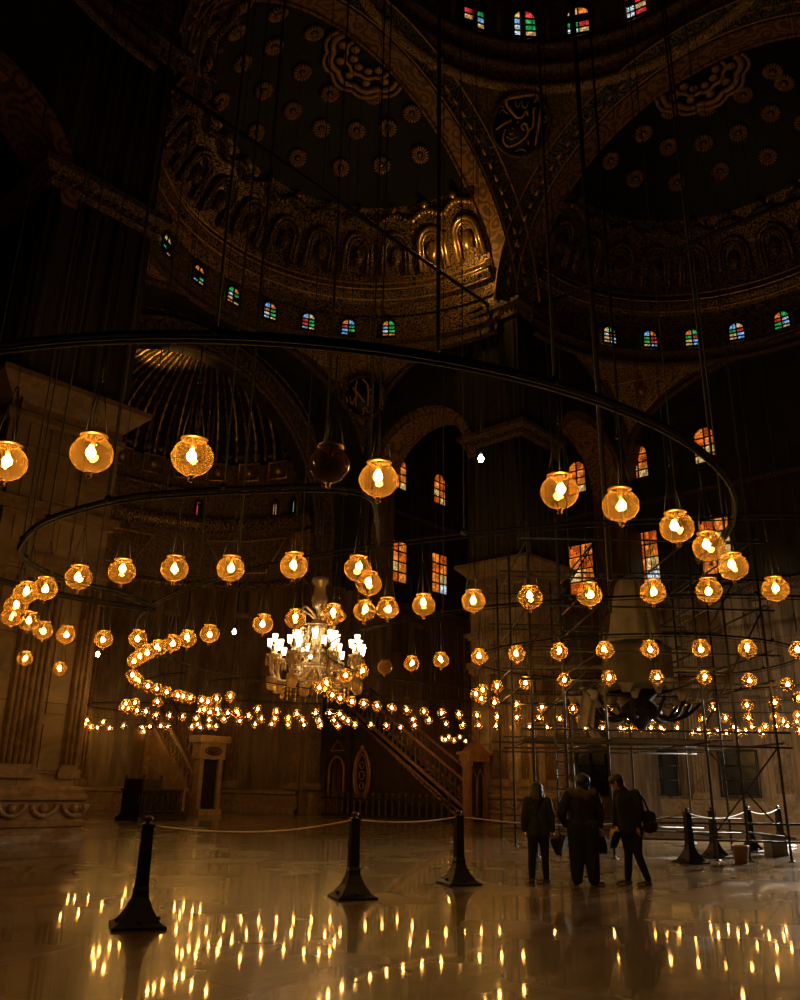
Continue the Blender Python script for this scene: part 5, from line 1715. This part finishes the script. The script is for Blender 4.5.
def foot(b, ankle, fwd):
    a = Vector(ankle); f = Vector((fwd[0], fwd[1], 0)).normalized()
    g = Vector((a.x, a.y, 0))
    chain(b, [(a, 0.042), (g - f * 0.03 + Vector((0, 0, 0.042)), 0.04)])
    chain(b, [(g - f * 0.03 + Vector((0, 0, 0.04)), 0.038), (g + f * 0.09 + Vector((0, 0, 0.036)), 0.034), (g + f * 0.17 + Vector((0, 0, 0.024)), 0.022)])
    s = Vector((-f.y, f.x, 0))
    cap(b, g + f * 0.08 + s * 0.018 + Vector((0, 0, 0.03)), 0.028, g + f * 0.15 + s * 0.02 + Vector((0, 0, 0.022)), 0.02)
    cap(b, g + f * 0.08 - s * 0.018 + Vector((0, 0, 0.03)), 0.028, g + f * 0.14 - s * 0.022 + Vector((0, 0, 0.02)), 0.018)


def person(loc, J, label, coat, sc_, inflate=1.0):
    """J: joints in metres, local x right, y away from the camera"""
    t = empty('person', loc, 0, label, 'person')
    t.scale = (sc_, sc_, sc_)
    V = {k: Vector(v) for k, v in J.items() if k not in ('look', 'up', 'fl', 'fr', 'hl', 'hr')}
    body = MB()
    pel, chest, neck = V['pelvis'], V['chest'], V['neck']
    sl, sr = V['sl'], V['sr']
    hl, hr = pel + Vector((-0.09, 0, -0.04)), pel + Vector((0.09, 0, -0.04))
    chain(body, [(pel, 0.13), ((pel + chest) / 2, 0.115), (chest, 0.125)], 16)
    for q in (hl, hr): cap(body, pel, 0.11, q, 0.1)
    cap(body, chest, 0.11, sl, 0.06); cap(body, chest, 0.11, sr, 0.06)
    chain(body, [(chest + Vector((0, 0, 0.08)), 0.09), (neck, 0.055), (V['head'] - Vector((0, 0, 0.04)), 0.055)])
    for s_, h_, kn, an, fw in (('l', hl, 'kl', 'al', 'fl'), ('r', hr, 'kr', 'ar', 'fr')):
        chain(body, [(h_, 0.088), ((h_ + V[kn]) / 2, 0.074), (V[kn], 0.055)])
        chain(body, [(V[kn], 0.055), (V[kn] * 0.62 + V[an] * 0.38 + Vector((0, -0.015, 0)), 0.055), (V[an], 0.038)])
        foot(body, V[an], J[fw])
    for sh, el, wr, hd in ((sl, 'el', 'wl', 'hl'), (sr, 'er', 'wr', 'hr')):
        chain(body, [(sh, 0.052), (V[el], 0.04), (V[el] * 0.6 + V[wr] * 0.4, 0.036), (V[wr], 0.026)])
        side = (0, 1, 0)
        hand(body, V[wr], J[hd], side)
    c, f, u, s = head(body, V['head'], J['look'], 0.098, J.get('up', (0, 0, 1)))
    solid(body, 'body', M['skin'], t, 0.0065, 3)
    # trousers
    tr = MB(); k_ = inflate
    cap(tr, pel + Vector((0, 0, 0.04)), 0.145, pel + Vector((0, 0, -0.03)), 0.15)
    for h_, kn, an in ((hl, 'kl', 'al'), (hr, 'kr', 'ar')):
        chain(tr, [(h_, 0.115 * k_), ((h_ + V[kn]) / 2, 0.096 * k_), (V[kn], 0.076 * k_), (V[kn] * 0.5 + V[an] * 0.5, 0.072 * k_), (V[an] + Vector((0, 0, 0.02)), 0.06 * k_)])
    solid(tr, 'trousers', M['trousers'], t, 0.012)
    for an, fw in (('al', 'fl'), ('ar', 'fr')):
        so = MB()
        a = V[an]; ff = Vector((J[fw][0], J[fw][1], 0)).normalized(); g = Vector((a.x, a.y, 0))
        chain(so, [(a, 0.047), (g - ff * 0.03 + Vector((0, 0, 0.046)), 0.045)])
        chain(so, [(g - ff * 0.03 + Vector((0, 0, 0.045)), 0.043), (g + ff * 0.09 + Vector((0, 0, 0.042)), 0.04), (g + ff * 0.17 + Vector((0, 0, 0.031)), 0.03)])
        solid(so, 'sock', M['sock'], t, 0.009)
    return t, V, (c, f, u, s)


def coat_on(t, V, hem, mat, name, big=1.0, flare=1.0):
    b = MB()
    pel, chest, neck = V['pelvis'], V['chest'], V['neck']
    for dx in (-0.055, 0.055):
        o = Vector((dx * big, 0, 0))
        chain(b, [(Vector((pel.x, pel.y, hem)) + o * 1.3, 0.14 * big * flare), (pel + o, 0.135 * big), ((pel + chest) / 2 + o, 0.132 * big), (chest + o, 0.14 * big)], 16)
    cap(b, chest + Vector((0, 0, 0.02)), 0.13 * big, V['sl'], 0.085 * big); cap(b, chest + Vector((0, 0, 0.02)), 0.13 * big, V['sr'], 0.085 * big)
    cap(b, chest + Vector((0, 0, 0.1)), 0.1, neck, 0.075)
    for sh, el, wr in (('sl', 'el', 'wl'), ('sr', 'er', 'wr')):
        chain(b, [(V[sh], 0.085 * big), (V[el], 0.07 * big), (V[wr] * 0.85 + V[el] * 0.15, 0.052 * big)])
    return solid(b, name, mat, t, 0.012)


# left: long haired person in a mottled jacket
J = dict(pelvis=(0, 0, 0.93), chest=(0, 0.0, 1.26), neck=(0, 0.01, 1.44), head=(0.0, 0.03, 1.57), sl=(-0.18, 0, 1.38), sr=(0.18, 0, 1.38),
         el=(-0.25, -0.02, 1.1), er=(0.25, 0.0, 1.1), wl=(-0.25, 0.06, 0.86), wr=(0.27, 0.05, 0.86), kl=(-0.12, 0.02, 0.5), kr=(0.11, 0.03, 0.5),
         al=(-0.14, 0, 0.09), ar=(0.12, 0.0, 0.09), fl=(-0.2, 1, 0), fr=(-0.75, 0.5, 0), look=(0.1, 1, 0), hl=(0, 0.1, -1), hr=(0.05, 0.1, -1))
t, V, (c, f, u, s) = person((2.26, 13.93, 0), J, 'person with long dark hair and mottled dark jacket, standing leftmost of three, seen from behind', 'jacket', 0.865)
coat_on(t, V, 0.86, M['jacket'], 'jacket', 1.0)
b = MB()
cap(b, c + u * 0.045 - f * 0.02, 0.112, c + u * 0.04, 0.1); chain(b, [(c - f * 0.05, 0.1), (c - f * 0.09 - u * 0.16, 0.105), (c - f * 0.1 - u * 0.28, 0.085)])
for k in (-1, 1): chain(b, [(c + s * 0.06 * k - f * 0.01, 0.06), (c + s * 0.1 * k - f * 0.05 - u * 0.16, 0.055), (c + s * 0.11 * k - f * 0.07 - u * 0.27, 0.04)])
solid(b, 'hair', M['hair'], t, 0.01)

# middle: person in a long black coat, khaki hood, cap and face scarf
J = dict(pelvis=(0, 0, 0.97), chest=(0.0, 0.0, 1.32), neck=(0.02, 0.01, 1.52), head=(0.05, 0.02, 1.645), sl=(-0.22, 0, 1.44), sr=(0.22, 0, 1.44),
         el=(-0.36, 0.0, 1.14), er=(0.31, 0.0, 1.15), wl=(-0.27, 0.1, 0.93), wr=(0.3, 0.06, 0.92), kl=(-0.13, 0.03, 0.52), kr=(0.13, 0.0, 0.52),
         al=(-0.13, 0.02, 0.09), ar=(0.14, 0, 0.09), fl=(-0.2, 1, 0), fr=(0.9, 0.15, 0), look=(0.85, 0.5, 0), hl=(0.1, 0.1, -1), hr=(0, 0.1, -1))
t, V, (c, f, u, s) = person((2.93, 13.78, 0), J, 'person in long black coat, khaki hood, knit cap and face scarf, middle of three', 'coat', 0.9, 1.7)
coat_on(t, V, 0.8, M['coat'], 'long_coat', 1.18, 1.0)
b = MB(); cap(b, c + u * 0.055 - f * 0.02, 0.112, c + u * 0.05 + f * 0.02, 0.105); cap(b, c + u * 0.03 + f * 0.02, 0.104, c + u * 0.03 - f * 0.03, 0.106); solid(b, 'knit_cap', M['hair'], t, 0.01)
b = MB(); cap(b, c - u * 0.06 - f * 0.01, 0.1, c - u * 0.05 + f * 0.05, 0.075); cap(b, c - u * 0.12, 0.1, c - u * 0.1 - f * 0.03, 0.1); solid(b, 'face_scarf', M['coat'], t, 0.01)
b = MB()
for i in range(9):
    a0 = PI * (0.08 + 0.84 * i / 8) + PI
    a1 = PI * (0.08 + 0.84 * (i + 1) / 8) + PI
    if i < 8: cap(b, (0.0 + 0.2 * math.cos(a0), 0.0 + 0.13 * math.sin(a0), 1.5 - 0.05 * math.sin(PI * i / 8)), 0.07, (0.2 * math.cos(a1), 0.13 * math.sin(a1), 1.5 - 0.05 * math.sin(PI * (i + 1) / 8)), 0.07)
cap(b, (-0.06, -0.12, 1.5), 0.08, (0.05, -0.13, 1.42), 0.08)
solid(b, 'hood', M['khaki'], t, 0.012)

# right: person stepping to the left with head bowed
J = dict(pelvis=(0.02, 0, 0.96), chest=(-0.01, 0.0, 1.33), neck=(-0.08, 0.01, 1.53), head=(-0.17, 0.02, 1.63), sl=(-0.13, 0.12, 1.45), sr=(0.11, -0.13, 1.45),
         el=(-0.17, 0.16, 1.16), er=(0.14, -0.2, 1.16), wl=(-0.22, 0.08, 0.93), wr=(0.1, -0.14, 0.93), kl=(-0.03, 0.06, 0.51), kr=(0.1, -0.05, 0.5),
         al=(-0.06, 0.08, 0.09), ar=(0.24, -0.04, 0.1), fl=(-1, 0.1, 0), fr=(-0.85, 0.1, 0), look=(-0.8, 0.35, -0.35), up=(-0.3, 0.1, 1), hl=(-0.1, -0.05, -1), hr=(0, 0.05, -1))
t, V, (c, f, u, s) = person((3.68, 13.88, 0), J, 'person in dark coat bowing the head and stepping left, rightmost of three', 'coat', 0.915)
coat_on(t, V, 0.86, M['coat'], 'coat', 1.06)
b = MB(); cap(b, c + u * 0.05 - f * 0.025, 0.107, c + u * 0.05 + f * 0.02, 0.098); cap(b, c - f * 0.05, 0.085, c - f * 0.05 - u * 0.04, 0.07); solid(b, 'hair', M['hair'], t, 0.01)


def shoe_pair(loc, rz, mat, label, tilt=1.1):
    t = empty('shoe_pair', loc, rz, label, 'shoes', 'shoes carried in the hand')
    t.rotation_euler = (0, tilt, rz)
    for k in (-1, 1):
        b = MB()
        secs = []
        for i in range(13):
            s = i / 12
            w = 0.034 + 0.014 * math.sin(PI * min(1, s * 1.15)) if s < 0.97 else 0.012
            w *= 1.0 if 0.03 < s else 0.6
            h = (0.085 if s < 0.3 else 0.085 - 0.05 * min(1, (s - 0.3) / 0.4)) * (1 if s < 0.9 else 0.75)
            secs.append((0.27 * s, w, h))
        n = 12
        vs = []
        for x, w, h in secs:
            for q in range(n):
                a = 2 * PI * q / n
                vs.append((x, k * 0.035 + w * math.cos(a) * (1 if math.sin(a) < 0 else 0.82), 0.02 + (h if math.sin(a) > 0 else 0.015) * math.sin(a)))
        fs = [(i * n + q, i * n + (q + 1) % n, (i + 1) * n + (q + 1) % n, (i + 1) * n + q) for i in range(12) for q in range(n)]
        fs += [tuple(range(n - 1, -1, -1)), tuple(12 * n + q for q in range(n))]
        b.add(vs, fs, 0, True)
        o = b.obj('shoe', mat, t)
        b = MB()
        vs = []
        for z in (-0.012, 0.008):
            vs += [(x, k * 0.035 + w * 1.06, z) for x, w, h in secs] + [(x, k * 0.035 - w * 1.06, z) for x, w, h in reversed(secs)]
        m = len(secs) * 2
        b.add(vs, [tuple(range(m)), tuple(range(2 * m - 1, m - 1, -1))] + [(i, (i + 1) % m, m + (i + 1) % m, m + i) for i in range(m)])
        b.obj('sole', M['sole'], o)
    return t


shoe_pair((3.47, 13.8, 0.78), 2.2, M['shoe'], 'pair of tan shoes in the hand of the bowing person', 1.15)
shoe_pair((3.19, 13.8, 0.7), 0.9, M['khaki'], 'pair of khaki shoes held low at the right side of the middle person', 1.2)
shoe_pair((2.69, 13.88, 0.7), 2.6, M['sole'], 'pair of black shoes held at the left side of the middle person', 1.25)
shoe_pair((2.5, 13.97, 0.64), 0.6, M['trousers'], 'pair of dark shoes carried by the long haired person', 1.1)

t = empty('shoulder_bag', (3.96, 13.76, 0.93), 0.35, 'black shoulder bag on the back of the bowing person', 'bag')
b = MB()
for x, r in ((-0.06, 0.06), (0.0, 0.075), (0.06, 0.06)):
    cap(b, (x, 0, -0.1), r, (x, 0, 0.1), r * 0.95)
solid(b, 'pouch', M['coat'], t, 0.01)
b = MB(); cap(b, (-0.05, -0.09, -0.08), 0.035, (0.05, -0.09, -0.08), 0.035); cap(b, (-0.05, -0.09, -0.03), 0.035, (0.05, -0.09, -0.03), 0.035); solid(b, 'pocket', M['coat'], t, 0.008)
b = MB(); b.tube([(0.03, -0.12, -0.1), (0.05, -0.12, -0.1), (0.05, -0.12, -0.07), (0.03, -0.12, -0.07)], 0.006, 5, True); b.obj('buckle', M['steel'], t)
b = MB(); b.tube([(0.02, 0.02, 0.15), (-0.07, 0.0, 0.32), (-0.17, -0.01, 0.42), (-0.26, 0.05, 0.44)], 0.018, 6); b.obj('strap', M['coat'], t)

# ================================================================== LIGHTS OF THE PLACE
def pt(name, loc, col, power, r=0.08):
    l = bpy.data.lights.new(name, 'POINT'); l.color = col; l.energy = power; l.shadow_soft_size = r
    o = bpy.data.objects.new(name, l); COL.objects.link(o); o.location = loc
    return o


def spot(name, loc, to, col, power, ang, r=0.06):
    l = bpy.data.lights.new(name, 'SPOT'); l.color = col; l.energy = power; l.shadow_soft_size = r; l.spot_size = math.radians(ang); l.spot_blend = 0.6
    o = bpy.data.objects.new(name, l); COL.objects.link(o); o.location = loc
    o.rotation_euler = (Vector(to) - Vector(loc)).to_track_quat('-Z', 'Y').to_euler()
    return o


# lamps standing on the cornices
pt('cornice_lamp', W(7.0, 11.6, 26.2), (1.0, 0.52, 0.14), 110)
spot('niche_crown_lamp', W(-0.6, 24.6, 19.3), W(-0.8, 23.2, 22.6), (1.0, 0.5, 0.12), 420, 95)
# white work light beside the scaffold, outside the right edge
spot('work_light', (14.2, 27.0, 3.4), (9.8, 23.6, 0.0), (1.0, 0.92, 0.8), 11000, 70)
spot('work_light', (13.0, 24.6, 1.6), W(21.2, 3.0, 1.5), (1.0, 0.84, 0.64), 3500, 75)

w = bpy.data.worlds.new('night'); sc.world = w; w.use_nodes = True
w.node_tree.nodes['Background'].inputs[0].default_value = (0.5, 0.6, 0.7, 1)
w.node_tree.nodes['Background'].inputs[1].default_value = 0.0

# ================================================================== CAMERA
cd = bpy.data.cameras.new('camera'); cam = bpy.data.objects.new('camera', cd); COL.objects.link(cam)
FPX, HOR, ROLL = 830.0, 784.0, math.radians(1.1)
th = math.atan((HOR - 500) / FPX)
S_, C_ = math.sin(th), math.cos(th)
right, up, fwd = Vector((1, 0, 0)), Vector((0, -S_, C_)), Vector((0, C_, S_))
cx = right * math.cos(ROLL) + up * math.sin(ROLL)
cy = -right * math.sin(ROLL) + up * math.cos(ROLL)
cam.matrix_world = Matrix(((cx.x, cy.x, -fwd.x, 0), (cx.y, cy.y, -fwd.y, 0), (cx.z, cy.z, -fwd.z, 1.41), (0, 0, 0, 1)))
cd.sensor_fit = 'HORIZONTAL'; cd.sensor_width = 36.0; cd.lens = FPX / 800 * 36.0
cd.clip_end = 300
sc.camera = cam
sc.view_settings.view_transform = 'Standard'; sc.view_settings.look = 'None'
sc.view_settings.exposure = 0.0; sc.view_settings.gamma = 1.0
try: sc.view_settings.use_curve_mapping = False
except Exception: pass
cy_ = sc.cycles
cy_.use_denoising = True
try:
    cy_.denoiser = 'OPENIMAGEDENOISE'; cy_.denoising_input_passes = 'RGB_ALBEDO_NORMAL'
except Exception: pass
cy_.max_bounces = 10; cy_.transparent_max_bounces = 24; cy_.diffuse_bounces = 3; cy_.glossy_bounces = 4
cy_.caustics_reflective = False; cy_.caustics_refractive = False
cy_.sample_clamp_indirect = 6.0
cy_.use_light_tree = True
